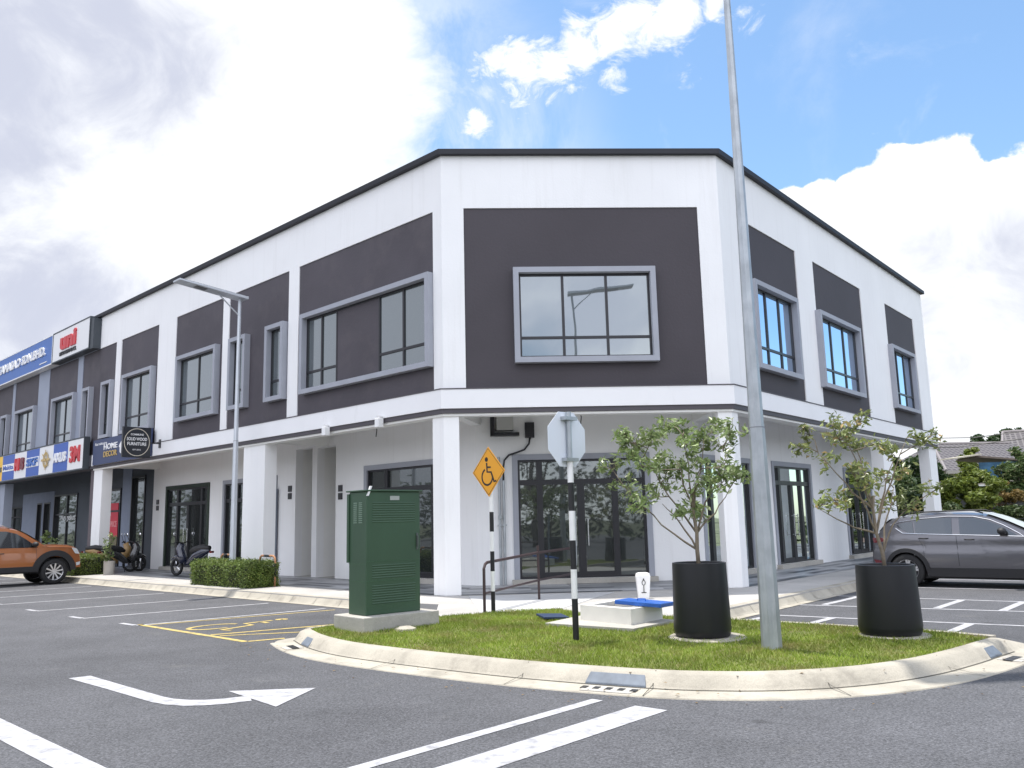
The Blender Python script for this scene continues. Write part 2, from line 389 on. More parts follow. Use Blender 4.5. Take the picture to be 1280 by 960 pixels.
# columns and beams
def col_prism(pts,name='column',m=WHITE,par=bld,org=org0): return MB().prism([p[:2] for p in pts],.15,3.80).build(name,m,par,org)
col_prism([FW('L',.36,-.012,0),corner('L',-.012,'F',-.012),FW('F',.32,-.012,0),FW('F',.32,-.42,0),FW('L',.36,-.42,0)])
col_prism([FW('F',W-.30,-.012,0),corner('F',-.012,'R',-.012),FW('R',.29,-.012,0),FW('R',.29,-.42,0),FW('F',W-.30,-.42,0)])
for F,a,b,d in (('L',7.2,8.34,.36),('R',10.15,11.05,.36),('R',15.4,LR-.01,.36)):
    MB().fbox(F,a,b,-d,-.012,.15,3.80).build('column',WHITE,bld,org0)
MB().fbox('L',18.5,19.29,-.36,-.012,.15,3.80).build('column',WHITE,bld,org0)
for F,a,b,o in (('L',7.5,7.8,oL),('R',10.4,10.7,oR),('R',15.8,16.1,oR),('L',18.8,19.1,oL)): MB().fbox(F,a,b,o+.001,-.251,3.86,4.149).build('ceiling_beam',WHITE_IN,bld,org0)
for c0,c1 in ((corner('L',-.25,'F',-.25),corner('L',oL,'F',oF)),(corner('F',-.25,'R',-.25),corner('F',oF,'R',oR))):
    d = (c1-c0)/np.linalg.norm(c1-c0); n = np.array([-d[1],d[0]])*.12
    MB().prism([c0+n,c0-n,c1-n,c1+n],3.86,4.149).build('ceiling_beam',WHITE_IN,bld,org0)
# rain grooves / down-pipes beside the column on the left
MB().fbox('L',10.18,10.62,oL+.045,oL+.16,.2,2.75).build('shutter_guide',mat('grey_pipe',(.16,.18,.23),.4,dirt=((.5,.52,.55),3,.55,.6,.8,(1,1,.6))),bld,org0)
# number plates
for t,z in ((9.54,2.72),(9.54,2.50),(6.90,2.62),(6.90,2.40),(18.85,2.62),(18.85,2.40)):
    MB().fbox('L',t-.09,t+.09,oL+.001,oL+.03,z-.09,z+.09).build('number_plate',ALU,bld,org0)
def face_map(F,t,o,z,sgn=1):
    """2-D drawing plane on a face: u to the viewer's right, v up, d outwards"""
    s = -1 if F=='L' else 1
    return lambda x,y,d: FW(F,t+s*x,o+d,z+y)
# meter boxes and exhaust brackets in the walkway
mb = MB()
mb.fbox('F',1.02,1.12,oF,oF+.22,3.60,4.08); mb.fbox('F',1.02,1.70,oF,oF+.22,3.58,3.66)
o1 = mb.build('wall_bracket',ALU); tag(o1,'black L-shaped bracket high on the wall left of the front glass doors','bracket')
o1 = MB().fbox('F',1.17,1.56,oF+.001,oF+.2,3.72,4.10).build('meter_box',mat('grey_meter',(.42,.42,.40),.6)); tag(o1,'pale grey meter box held in the black bracket under the walkway ceiling','meter box')
jb = empty('junction_box','black junction box with a curved cable, above the left edge of the front doors','junction box',FW('F',1.94,oF,3.5))
og = FW('F',1.94,oF,3.5)
MB().fbox('F',1.84,2.06,oF+.001,oF+.12,3.54,3.90).build('box',ALU,jb,og)
MB().tube([FW('F',1.96,oF+.06,3.56),FW('F',1.93,oF+.06,3.40),FW('F',1.82,oF+.06,3.26),FW('F',1.62,oF+.06,3.19),FW('F',1.45,oF+.06,3.14),FW('F',1.34,oF+.06,3.02),FW('F',1.31,oF+.06,2.85),FW('F',1.31,oF+.06,2.55)],.022,8).build('cable',ALU,jb,og,smooth=1)
cd = MB()
for t in (1.21,1.31): cd.tube([FW('F',t,oF+.04,.16),FW('F',t,oF+.04,2.62 if t>1.25 else 3.1)],.03,10)
cd.fbox('F',1.15,1.37,oF,oF+.075,1.50,1.53).fbox('F',1.17,1.26,oF,oF+.09,1.66,1.74)
o1 = cd.build('conduit',GALV,None,None,smooth=30); tag(o1,'pair of grey vertical conduits on the white wall, left of the front doors','conduit')
for t,lb in ((7.8,'black C-shaped lamp bracket in the walkway ceiling above the stair openings'),(19.55,'black lamp bracket under the ledge beside the dark furniture sign')):
    e = FW('L',t,oL+.3,3.9)
    o1 = MB().fbox('L',t-.02,t+.04,-.62,-.55,3.62,3.86).fbox('L',t-.02,t+.04,-.62,-.30,3.60,3.66).fbox('L',t-.02,t+.04,-.62,-.35,3.78,3.83).fbox('L',t-.05,t+.07,-.52,-.38,3.67,3.77).build('ceiling_bracket',ALU); tag(o1,lb,'bracket')
# small white flood lights under the ledge
for t,lb in ((4.05,'white floodlight under the ledge above the green cabinet'),(1.95,'small white floodlight under the ledge nearest the front corner')):
    e = empty('floodlight',lb,'floodlight',FW('L',t,.1,3.9),group='floodlights under the ledge')
    og = FW('L',t,.1,3.9)
    MB().fbox('L',t-.07,t+.07,.115,.26,3.72,3.92).build('lamp_body',WHITEP,e,og,bevel=.01)
    MB().fbox('L',t-.03,t+.03,.10,.24,3.95,3.98).fbox('L',t-.02,t+.02,.20,.24,3.92,3.97).build('arm',WHITEP,e,og)
# loose wires hanging from the soffit
for F,t,o,lb in (('F',2.9,-.6,'thin black wire hanging from the soffit above the glass doors'),('L',2.9,-.4,'thin dark wire hanging from the soffit above the cabinet')):
    p = Vector(FW(F,t,o,4.14)); o1 = MB().tube([p,p+Vector((.01,0,-.2)),p+Vector((.05,0,-.35)),p+Vector((.03,0,-.52))],.012,6).build('hanging_wire',ALU); tag(o1,lb,'wire')

# ------------------------------------------------------------------ neighbour terrace
NG = mat('grey_render',(.30,.33,.40),.7,var=.06,vscale=1)
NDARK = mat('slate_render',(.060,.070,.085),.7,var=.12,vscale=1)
nbp = [(T0,21.0),(21.53,24.8),(26.15,29.36),(29.72,32.9),(33.3,36.4),(37.6,40.8)]
nbw = [(19.82,20.6),(21.48,24.0),(26.17,28.83),(29.92,30.9),(31.9,32.8),(33.5,36.0),(38.0,40.5)]
g = MB(); holed(g,'L',T0+.001,LL,-.25,0,4.33,ZT,[(a,b,4.33,ZP) for a,b in nbp]); g.build('upper_wall',NG,nb,orgN)
for a,b in nbp:
    g = MB(); holed(g,'L',a+.002 if a==T0 else a,b,-.22,-.025,4.33,ZP,[(x+.02,y-.02,ZW0+.02,ZW1-.02) for x,y in nbw if x+.1>a-.1 and y-.1<b+.1]); g.build('wall_panel',PANEL,nb,orgN)
for (a,b),c in zip(nbw,[1,2,2,1,1,2,2]): window('L',a,b,nb,orgN,GLASS_UP,c)
MB().fbox('L',T0+.002,LL,-.25,.10,3.93,4.33).build('ledge_band',mat('dark_ledge',(.06,.06,.07),.6),nb,orgN)
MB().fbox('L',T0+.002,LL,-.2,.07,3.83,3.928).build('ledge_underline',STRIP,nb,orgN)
MB().fbox('L',T0+.002,LL,-.35,.12,ZT,9.61).build('roof_coping',CAPM,nb,orgN)
MB().fbox('L',T0+.002,LL,-20.8,-.26,9.0,9.2).build('roof',CONC,nb,orgN)
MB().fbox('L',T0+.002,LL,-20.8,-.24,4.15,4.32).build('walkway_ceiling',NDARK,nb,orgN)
MB().fbox('L',LL-.25,LL,-20.8,-.26,.1,8.99).fbox('L',T0,LL,-20.8,-20.55,.1,8.99).build('rear_wall',WHITE,nb,orgN)
g = MB(); holed(g,'L',T0+.001,LL,oL-.25,oL,.15,4.15,[(20.0,21.3,.2,3.7),(22.35,25.6,.27,3.3),(27.2,30.2,.2,3.3),(30.7,31.6,.2,3.0),(31.9,32.6,.2,3.0),(34.9,38.0,.25,2.9)])
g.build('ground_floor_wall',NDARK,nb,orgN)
MB().fbox('L',30.3,34.6,oL+.001,oL+.03,.2,3.4).build('wall_facing',NG,nb,orgN) if False else None
g = MB(); holed(g,'L',30.25,34.85,oL,oL+.03,.2,3.5,[(30.7,31.6,.2,3.0),(31.9,32.6,.2,3.0)]); MB().fbox('L',21.32,22.2,oL,oL+.03,.2,4.1).build('pale_pier_facing',mat('blue_grey_facing',(.20,.23,.30),.7,var=.06),nb,orgN); g.build('pale_wall_facing',mat('blue_grey_facing',(.20,.23,.30),.7,var=.06),nb,orgN)
for a,b,z in ((20.0,21.3,3.7),(22.35,25.6,3.3),(27.2,30.2,3.3),(30.7,31.6,3.0),(31.9,32.6,3.0),(34.9,38.0,2.9)):
    d = ring(MB(),'L',a,b,.2,z,.07,oL-.2,oL+.045).build('shopfront',ALU,nb,orgN)
    if b-a>2: MB().fbox('L',(a+b)/2-.04,(a+b)/2+.04,oL-.12,oL-.03,.27,z-.07).fbox('L',a+.07,b-.07,oL-.119,oL-.031,2.35,2.43).build('shopfront_bars',ALU,d)
    MB().fbox('L',a+.03,b-.03,oL-.10,oL-.08,.22,z-.02).build('pane',GLASS_DN,d)
MB().fbox('L',T0+.01,19.6,-.36,-.012,.15,3.8).fbox('L',19.65,20.0,-.5,-.2,.15,3.8).build('column',mat('brown_column',(.11,.09,.10),.7),nb,orgN)
MB().fbox('L',30.0,31.15,-.36,-.012,.15,3.8).build('column',NG,nb,orgN)
MB().fbox('L',41.0,42.1,-.36,-.012,.15,3.8).build('column',NG,nb,orgN)
# lettering on the dark glass shopfront
MB().add(*(lambda m:(m.v,m.f))(text_mb('Angelus',face_map('L',29.5,oL-.06,2.05),1.9,.34,.01,.0))).build('shop_lettering',WHITEP,nb,orgN)

# ------------------------------------------------------------------ signs
def sign(name,label,cat,t0,t1,o0,o1,z0,z1,m,trim=None,F='L'):
    og = FW(F,(t0+t1)/2,o0,z0); e = empty(name,label,cat,og)
    MB().fbox(F,t0,t1,o0,o1,z0,z1).build('board',m,e,og)
    if trim: ring(MB(),F,t0-.03,t1+.03,z0-.03,z1+.03,.05,o0,o1+.012).build('trim',trim,e,og)
    return e,og
WBOARD = mat('white_signboard',(.78,.78,.78),.4); BLUES = mat('blue_signboard',(.035,.13,.42),.4,var=.03); NAVY = mat('navy_signboard',(.018,.035,.11),.4,var=.05)
BLUE2 = mat('royal_blue_panel',(.02,.09,.40),.4); YEL = mat('yellow_panel',(.85,.50,.02),.4); SLATE = mat('sign_cheek',(.05,.06,.07),.5)
GOLD = mat('gold_emblem',(.55,.38,.12),.35,.3); DKRED=mat('dark_maroon',(.15,.01,.02),.4)
def letters(s,F,t,o,z,w,h,m,e,og,bold=.02,depth=.05,label=None):
    b = text_mb(s,face_map(F,t,o,z),w,h,depth,bold); return b.build('lettering',m,e,og,label=label)
e,og = sign('roof_sign','white roof sign with red lower-case lettering at the right end of the long blue sign','sign',19.66,23.68,.0,.30,8.35,9.54,WBOARD,SLATE)
letters('uni','L',22.75,.30,8.72,1.75,.66,RED,e,og,.05,.04)
letters('MITSUBISHI PENCIL','L',22.8,.30,8.50,1.85,.15,ALU,e,og,.01,.03)
MB().fbox('L',19.32,19.62,-.0,.28,8.30,9.45).build('cheek',SLATE,e,og)
e,og = sign('roof_sign','long blue roof sign with white company lettering, left of the white sign','sign',23.74,40.5,.0,.30,8.35,9.54,BLUES,WBOARD)
letters('JK KOTAMASAO SDN.BHD.','L',32.9,.30,8.70,8.4,.52,WHITEP,e,og,.035,.05)
letters('(123456-K)','L',25.3,.30,8.47,.9,.10,WHITEP,e,og,.0,.02) if False else MB().fbox('L',24.3,25.2,.30,.32,8.50,8.54).build('underline',WHITEP,e,og)
letters('LOKTITE','L',34.4,.30,8.86,1.2,.3,WHITEP,e,og,.02,.04) if False else None
e,og = sign('brand_fascia','chequered blue and white fascia sign with red, gold and yellow brand panels over the walkway','sign',19.58,36.0,.10,.30,3.86,5.0,WBOARD,SLATE)
for a,b,m in ((29.39,31.3,YEL),(27.70,29.39,BLUE2),(24.47,26.08,BLUE2),(21.21,22.79,BLUE2),(32.9,34.4,BLUE2)):
    MB().fbox('L',a,b,.30,.306,3.89,4.97).build('coloured_panel',m,e,og)
MB().fbox('L',27.72,29.37,.306,.312,4.27,4.58).build('white_stripe',WHITEP,e,og)
letters('Makita','L',29.25,.312,4.33,1.45,.2,BLUE2,e,og,.02,.01)
letters('HI','L',27.55,.306,4.22,.62,.52,RED,e,og,.08,.05); letters('S','L',26.80,.306,4.22,.5,.52,DKRED,e,og,.08,.05)
MB().fbox('L',24.5,26.05,.306,.315,4.26,4.66).build('white_stripe',WHITEP,e,og)
letters('SKF','L',25.95,.315,4.30,1.35,.32,BLUES,e,og,.04,.04)
em = MB(); M_ = face_map('L',23.62,.306,4.44)
em.ribbon(M_,[(.27*math.cos(a*.314),.27*math.sin(a*.314)) for a in range(20)],.10,0,.03,True); em.ribbon(M_,[(-.5,0),(.5,0)],.09,0,.035); em.ribbon(M_,[(0,-.4),(0,.4)],.08,0,.04); em.ribbon(M_,[(-.35,.25),(.35,-.25)],.06,0,.045)
em.build('emblem',GOLD,e,og)
MB().fbox('L',21.25,22.75,.306,.311,4.22,4.62).build('white_stripe',WHITEP,e,og) if False else None
letters('AXUS','L',22.7,.306,4.24,1.4,.38,WHITEP,e,og,.04,.05)
letters('3M','L',20.95,.306,4.14,1.05,.62,RED,e,og,.04,.03)
letters('1','L',30.9,.306,4.2,.3,.5,ALU,e,og,.05,.03) if False else MB().fbox('L',29.5,31.2,.306,.32,4.28,4.5).build('dark_stripe',ALU,e,og)
e,og = sign('shop_sign','navy blue shop sign with pale letters on the white ledge behind the round-logo sign','sign',14.06,19.05,.116,.16,3.93,4.83,NAVY)
letters('to','L',16.6,.16,4.18,.85,.48,WHITEP,e,og,.07,.03)
letters('HOME','L',18.0,.16,4.42,1.2,.20,WHITEP,e,og,.02,.02); letters('DECOR','L',18.0,.16,4.16,1.2,.20,GOLD,e,og,.02,.02)
letters('furniture','L',18.85,.16,4.62,1.1,.10,WHITEP,e,og,.0,.01); letters('www.furniture.my','L',15.7,.16,3.98,1.4,.07,WHITEP,e,og,.0,.01) if False else MB().fbox('L',14.3,15.9,.16,.165,4.02,4.05).build('underline',WHITEP,e,og)
# projecting blade sign
tb = 13.5; og = FW('L',tb,0,4.3)
e = empty('blade_sign','square black sign with a round white logo, projecting from the white ledge on a bar','sign',og)
MB().fbox('L',tb-.05,tb+.05,.42,1.28,3.82,4.76).build('board',mat('charcoal_board',(.02,.022,.028),.4),e,og)
MB().fbox('L',tb-.02,tb+.02,.0,.42,4.27,4.31).fbox('L',tb-.06,tb+.06,.10,.13,4.15,4.42).build('mounting_bar',ALU,e,og)
def bm_(x,y,d): return FW('L',tb-.05-d,.85-x,4.29+y)
lg = MB().ribbon(bm_,[(.385*math.cos(a*math.pi/24),.42*math.sin(a*math.pi/24)) for a in range(48)],.022,0,.004,True); lg.build('logo_ring',mat('cream_line',(.6,.55,.45),.5),e,og)
for s,x,y,w,h in (('COMMUNE',-.2,.21,.4,.06),('SOLID WOOD',-.31,.05,.62,.10),('FURNITURE',-.29,-.10,.58,.10),('EST 2012',-.12,-.25,.24,.04)):
    text_mb(s,lambda a,b,d,x=x,y=y: bm_(x+a,y+b,.002+d),w,h,.004,.02).build('lettering',WHITEP,e,og)
# red poster on the neighbour's glass
og = FW('L',23.4,oL+.05,2.0); e = empty('poster','red promotional poster hanging in the dark shop glass beside the white column','poster',og)
MB().fbox('L',22.75,24.2,oL-.06,oL-.05,1.35,2.72).build('sheet',mat('poster_red',(.60,.03,.06),.4,var=.05),e,og)
letters('BEST','L',24.05,oL-.05,2.2,.6,.22,WHITEP,e,og,.03,.005); letters('BEST PRICE','L',24.1,oL-.05,1.75,1.25,.24,mat('poster_pink',(.75,.3,.3),.5),e,og,.03,.005)
MB().fbox('L',22.78,24.17,oL-.061,oL-.051,.45,1.34).build('picture',mat('poster_picture',(.20,.17,.10),.5,var=.5,vscale=4),e,og)

# ------------------------------------------------------------------ ground
def asphalt(name, base, scale_big=.15):
    m = bpy.data.materials.new(name); m.use_nodes = True
    nt = m.node_tree; N = nt.nodes; L = nt.links; b = N['Principled BSDF']
    tc = N.new('ShaderNodeTexCoord')
    def noise(s,d=4,r=.6,off=0):
        n = N.new('ShaderNodeTexNoise'); n.inputs['Scale'].default_value=s; n.inputs['Detail'].default_value=d; n.inputs['Roughness'].default_value=r
        if off:
            mp = N.new('ShaderNodeMapping'); mp.inputs['Location'].default_value=(off,off*.7,0); L.new(tc.outputs['Object'],mp.inputs[0]); L.new(mp.outputs[0],n.inputs['Vector'])
        else: L.new(tc.outputs['Object'],n.inputs['Vector'])
        return n.outputs['Fac']
    def mr(x,a,b_,c,d):
        n = N.new('ShaderNodeMapRange'); n.inputs[1].default_value=a; n.inputs[2].default_value=b_; n.inputs[3].default_value=c; n.inputs[4].default_value=d; L.new(x,n.inputs[0]); return n.outputs[0]
    def mul(a,b_):
        n = N.new('ShaderNodeMath'); n.operation='MULTIPLY'; L.new(a,n.inputs[0]); L.new(b_,n.inputs[1]); return n.outputs[0]
    big = mr(noise(scale_big,5),.3,.7,.74,1.28)
    mid = mr(noise(1.1,6,.6,3),.3,.7,.88,1.12)
    sp = mr(noise(48,3,.75),.36,.64,.68,1.33)
    vo = N.new('ShaderNodeTexVoronoi'); vo.inputs['Scale'].default_value = 70; L.new(tc.outputs['Object'],vo.inputs['Vector'])
    sx = N.new('ShaderNodeSeparateColor'); L.new(vo.outputs['Color'],sx.inputs[0])
    ag = mr(sx.outputs[0],.0,1.,.70,1.35)
    dk = mr(noise(7,4,.7,9),.62,.72,1.,.72)
    f = mul(mul(mul(mul(big,mid),sp),ag),dk)
    rgb = N.new('ShaderNodeRGB'); rgb.outputs[0].default_value=(*base,1)
    sc_ = N.new('ShaderNodeVectorMath'); sc_.operation='SCALE'; L.new(rgb.outputs[0],sc_.inputs[0]); L.new(f,sc_.inputs['Scale'])
    du=mr(noise(.9,9,.7,21),.60,.74,0.,.42); mxd=N.new('ShaderNodeMix'); mxd.data_type='RGBA'; L.new(du,mxd.inputs[0]); L.new(sc_.outputs[0],mxd.inputs[6]); mxd.inputs[7].default_value=(.16,.155,.145,1)
    ol=mr(noise(2.3,3,.5,40),.70,.76,0.,.55); mxo=N.new('ShaderNodeMix'); mxo.data_type='RGBA'; L.new(ol,mxo.inputs[0]); L.new(mxd.outputs[2],mxo.inputs[6]); mxo.inputs[7].default_value=(.035,.035,.037,1)
    L.new(mxo.outputs[2],b.inputs['Base Color']); b.inputs['Roughness'].default_value=.85; b.inputs['Specular IOR Level'].default_value=.35
    bp = N.new('ShaderNodeBump'); bp.inputs['Strength'].default_value=.5; bp.inputs['Distance'].default_value=.012; L.new(noise(70,3,.7),bp.inputs['Height']); L.new(bp.outputs[0],b.inputs['Normal'])
    return m
ASPH = asphalt('asphalt',(.084,.085,.092))
EARTH = mat('far_earth',(.09,.10,.05),.95,var=.25,vscale=.05)
def struct(o): return tag(o,kind='structure')
struct(MB().sheet([(-900,-900),(900,-900),(900,900),(-900,900)],-.03).build('ground',EARTH))
struct(MB().sheet([(-70,-45),(32,-45),(32,14),(30,36),(14,60),(-70,60)],0).build('road',ASPH))
pav = [FW('L',LL,1.46,0)[:2], FW('L',.55,1.46,0)[:2], (-1.42,15.75), (-1.30,13.74), (-.62,14.03),(-.09,14.40), (.71,14.47), (1.2,13.3),(2.40,12.95), FW('R',-4.75,1.46,0)[:2], FW('R',19,1.46,0)[:2], FW('R',19,-3.2,0)[:2], FW('F',3,-5,0)[:2], FW('L',LL,-3.2,0)[:2]]
struct(MB().prism(pav,.0,.15,False).build('pavement',SLAB))
# pavement kerb, sloping face, along both car parks
def kerbrun(F,ta,tb_,m):
    mb = MB(); n = max(2,int(abs(tb_-ta)/.9))
    prof = [(1.30,.154),(1.44,.154),(1.53,.04),(1.56,.012),(1.70,.008)]
    for i in range(n):
        a = ta+(tb_-ta)*i/n; b = ta+(tb_-ta)*(i+1)/n-.012
        vs = [FW(F,a,o,z) for o,z in prof]+[FW(F,b,o,z) for o,z in prof]; k = len(prof)
        mb.add(vs,[(j,j+1,k+j+1,k+j) for j in range(k-1)])
    return mb
struct(kerbrun('L',.55,LL,KERBM).build('kerb',KERBM)); struct(kerbrun('R',-4.75,19,KERBM).build('kerb',KERBM))
# tiled walkway floor
m = bpy.data.materials.new('walkway_tile'); m.use_nodes = True
nt = m.node_tree; N = nt.nodes; L = nt.links; b = N['Principled BSDF']
tc = N.new('ShaderNodeUVMap'); sx = N.new('ShaderNodeSeparateXYZ'); L.new(tc.outputs[0],sx.inputs[0])
br = N.new('ShaderNodeTexBrick'); br.inputs['Scale'].default_value=1.; br.inputs['Brick Width'].default_value=1.8; br.inputs['Row Height'].default_value=.24; br.inputs['Mortar Size'].default_value=.004; br.offset=.5; br.offset_frequency=2
br.inputs['Color1'].default_value=(.045,.05,.06,1); br.inputs['Color2'].default_value=(.42,.425,.44,1); br.inputs['Mortar'].default_value=(.2,.2,.2,1); br.inputs['Bias'].default_value=.0
L.new(tc.outputs[0],br.inputs['Vector']); L.new(br.outputs['Color'],b.inputs['Base Color']); b.inputs['Roughness'].default_value=.42; b.inputs['Specular IOR Level'].default_value=.35
WTILE = m
def tile_strip(F,t0,t1,o0,o1):
    mb = MB().add([FW(F,t0,o0,.156),FW(F,t1,o0,.156),FW(F,t1,o1,.156),FW(F,t0,o1,.156)],[(0,1,2,3)]); return mb
def uvfloor():
    P,Q = path(-.0,LL,19), [np.array(FW('L',LL,oL,0)[:2]),corner('L',oL,'F',oF),corner('F',oF,'R',oR),np.array(FW('R',19,oR,0)[:2])]
    vs=[];fs=[];uv=[]
    for i,F in enumerate('LFR'):
        a,b,c,d = P[i],P[i+1],Q[i+1],Q[i]; o=len(vs); vs += [(*p,.156) for p in (a,b,c,d)]; fs.append((o,o+1,o+2,o+3))
        o0,uu,n = FR[F]; uv += [((p-o0)@uu,(p-o0)@n) for p in (a,b,c,d)]
    me = bpy.data.meshes.new('walkway_floor'); me.from_pydata(vs,[],fs); l = me.uv_layers.new(); 
    for i,x in enumerate(uv): l.data[i].uv = x
    me.materials.append(WTILE); o = bpy.data.objects.new('walkway_floor',me); COL.objects.link(o); struct(o)
uvfloor()
# stair recess floors are part of the pavement slab
# ramp
struct(MB().hexa([(-.60,14.06,.10),(.74,14.50,.10),(1.95,17.38,.10),(-.95,17.15,.10),(-.60,14.06,.156),(.74,14.50,.156),(1.95,17.38,.165),(-.95,17.15,.165)]).build('ramp',RAMPM))

# island -------------------------------------------------------------------
Gp = [(-2.93,12.42),(-2.62,11.75),(-2.12,11.03),(-1.40,10.38),(-.59,9.74),(.07,9.25),(.74,8.85),(1.2,8.60),(1.6,8.42),(2.31,8.29),(3.11,8.42),(3.9,8.80),(4.67,9.42),(5.10,9.82),(5.42,10.10)]
def smooth_line(P,it=3):
    P=[np.array(p,float) for p in P]
    for _ in range(it):
        Q=[P[0]]
        for a,b_ in zip(P[:-1],P[1:]): Q += [a*.75+b_*.25, a*.25+b_*.75]
        Q.append(P[-1]); P=Q
    return P
Gs = smooth_line(Gp,2)
def offs(P,d):
    out=[]
    for i,p in enumerate(P):
        a,b_ = P[max(i-1,0)],P[min(i+1,len(P)-1)]; t=(b_-a)/np.linalg.norm(b_-a); out.append(p+np.array([t[1],-t[0]])*d)
    return out
gback = [(5.06,10.74),(3.73,11.86),(3.04,12.40),(2.42,12.94),(1.2,13.3),(.71,14.46),(-.09,14.38),(-.62,14.01),(-1.30,13.72),(-2.0,13.28),(-2.75,12.72)]
gpoly = [tuple(p) for p in Gs]+gback
GRASSB = mat('turf_base',(.13,.15,.035),.95,var=.35,vscale=3,dirt=((.13,.10,.045),1.3,.52,.68,.8,(1,1,1)),bump=.6,bscale=60)
struct(MB().prism(gpoly,0,.15,False).build('lawn_ground',GRASSB))
kb = MB(); prof = [(0.,.155),(.09,.157),(.15,.135),(.215,.045),(.235,.022),(.245,.018),(.56,.010),(.57,-.005)]
lines = [offs(Gs,d) for d,_ in prof]
n=len(Gs)
for i in range(n-1):
    k=len(prof); o=len(kb.v)
    for a in (i,i+1): kb.v += [(*lines[j][a],prof[j][1]) for j in range(k)]
    kb.f += [(o+j,o+j+1,o+k+j+1,o+k+j) for j in range(k-1)]
# rounded end at the left tip
tip = np.array(Gs[0]); t0 = (Gs[0]-Gs[1])/np.linalg.norm(Gs[0]-Gs[1]); nr = np.array([-t0[1],t0[0]])
nr = (lines[3][0]-tip)/np.linalg.norm(lines[3][0]-tip)
prev=None
for s in range(9):
    a = s/8*R(100); d = nr*math.cos(a)+t0*math.sin(a); k=len(prof)
    row=[(*(tip+d*(prof[j][0]*(1 if j<6 else .9-.25*s/8))),prof[j][1]) for j in range(k)]
    if prev: kb.add(prev+row,[(j,j+1,k+j+1,k+j) for j in range(k-1)])
    prev=row
# right end slopes down to the gutter
ed = Gs[-1]; tt=(Gs[-1]-Gs[-2])/np.linalg.norm(Gs[-1]-Gs[-2]); nn=(lines[3][-1]-ed)/np.linalg.norm(lines[3][-1]-ed)
r0=[(*lines[j][-1],prof[j][1]) for j in range(len(prof))]; r1=[(*(lines[j][-1]+tt*.55),max(prof[j][1]*.35,.012) if j<7 else -.005) for j in range(len(prof))]
kb.add(r0+r1,[(j,j+1,len(prof)+j+1,len(prof)+j) for j in range(len(prof)-1)])
struct(kb.build('kerb',KERBM,None,None,smooth=40))
kr = MB()
ba = [(5.50,10.20)]+gback[:3]
for p,q_ in zip(ba[:-1],ba[1:]):
    p,q_=np.array(p),np.array(q_); t=(q_-p)/np.linalg.norm(q_-p); nn2=np.array([t[1],-t[0]])
    kr.prism([p-nn2*.02,q_-nn2*.02,q_+nn2*.10,p+nn2*.10],0,.158)
for p,q_ in (((-2.97,12.5),(-2.75,12.76)),((-2.75,12.76),(-2.0,13.32)),((-2.0,13.32),(-1.3,13.76))):
    p,q_=np.array(p),np.array(q_); t=(q_-p)/np.linalg.norm(q_-p); nn2=np.array([-t[1],t[0]])
    kr.prism([p+nn2*-.0,q_,q_+nn2*.10,p+nn2*.10],0,.158)
struct(kr.build('kerb',KERBM))
# kerb joints (thin dark gaps)
kj = MB()
for i in (6,14,22,31,40,47,53):
    if i<n-1:
        p=[lines[j][i] for j in (1,3,6)]; zz=[.159,.05,.0125]; tg=(Gs[i+1]-Gs[i]); tg=tg/np.linalg.norm(tg)*.005
        for a in range(2): kj.add([(*(p[a]-tg),zz[a]+.002),(*(p[a]+tg),zz[a]+.002),(*(p[a+1]+tg),zz[a+1]+.002),(*(p[a+1]-tg),zz[a+1]+.002)],[(0,1,2,3)])
for i in range(n-1):
    a0,a1=lines[4][i],lines[4][i+1]; b0,b1=lines[5][i],lines[5][i+1]
    kj.add([(*a0,.0245),(*a1,.0245),(*(b1+(b1-a1)*.6),.0215),(*(b0+(b0-a0)*.6),.0215)],[(0,1,2,3)])
struct(kj.build('kerb_joint',mat('joint_dark',(.08,.075,.06),.9)))
# drain inlets: bluish throat in the kerb face and a slotted concrete grate
def inlet(label, s, length=.62):
    # s: index along Gs
    p = lines[3][s]; tg=(Gs[s+1]-Gs[s-1]); tg=tg/np.linalg.norm(tg); nn_=(lines[3][s]-Gs[s]); nn_=nn_/np.linalg.norm(nn_)
    e = empty('drain_inlet',label,'drain',(*p,0),group='kerb drain inlets')
    def Q(a,b_,z): v=tg*a+nn_*b_; return (v[0],v[1],z)
    h=length/2
    MB().hexa([Q(-h,-.06,.02),Q(h,-.06,.02),Q(h,.022,.012),Q(-h,.022,.012),Q(-h+.03,-.060,.128),Q(h-.03,-.060,.128),Q(h,.018,.040),Q(-h,.018,.040)]).build('throat',THROAT,e,bevel=.006)
    MB().hexa([Q(-h*.9,.07,.004),Q(h*.9,.07,.004),Q(h*.8,.30,.004),Q(-h*.8,.30,.004),Q(-h*.9,.07,.024),Q(h*.9,.07,.024),Q(h*.8,.30,.019),Q(-h*.8,.30,.019)]).build('grate',CONC,e)
    sl=MB()
    for i in range(5):
        c=(-.4+.2*i)*length
        sl.hexa([Q(c-.03,.13,.018),Q(c+.03,.13,.018),Q(c+.03,.22,.018),Q(c-.03,.22,.018),Q(c-.03,.13,.0275),Q(c+.03,.13,.0275),Q(c+.03,.22,.0245),Q(c-.03,.22,.0245)])
    sl.build('grate_slot',BLACKP,e)
def near(pt): return min(range(n), key=lambda i: np.linalg.norm(lines[3][i]-np.array(pt)))
inlet('drain inlet with blue-grey throat and slotted grate, in the kerb before the striped post',near((.98,8.5)))
inlet('drain inlet at the left tip of the kerb island',near((-2.95,11.75)),.34)
inlet('drain inlet at the right end of the kerb island below the second planter',near((5.15,9.55)),.34)

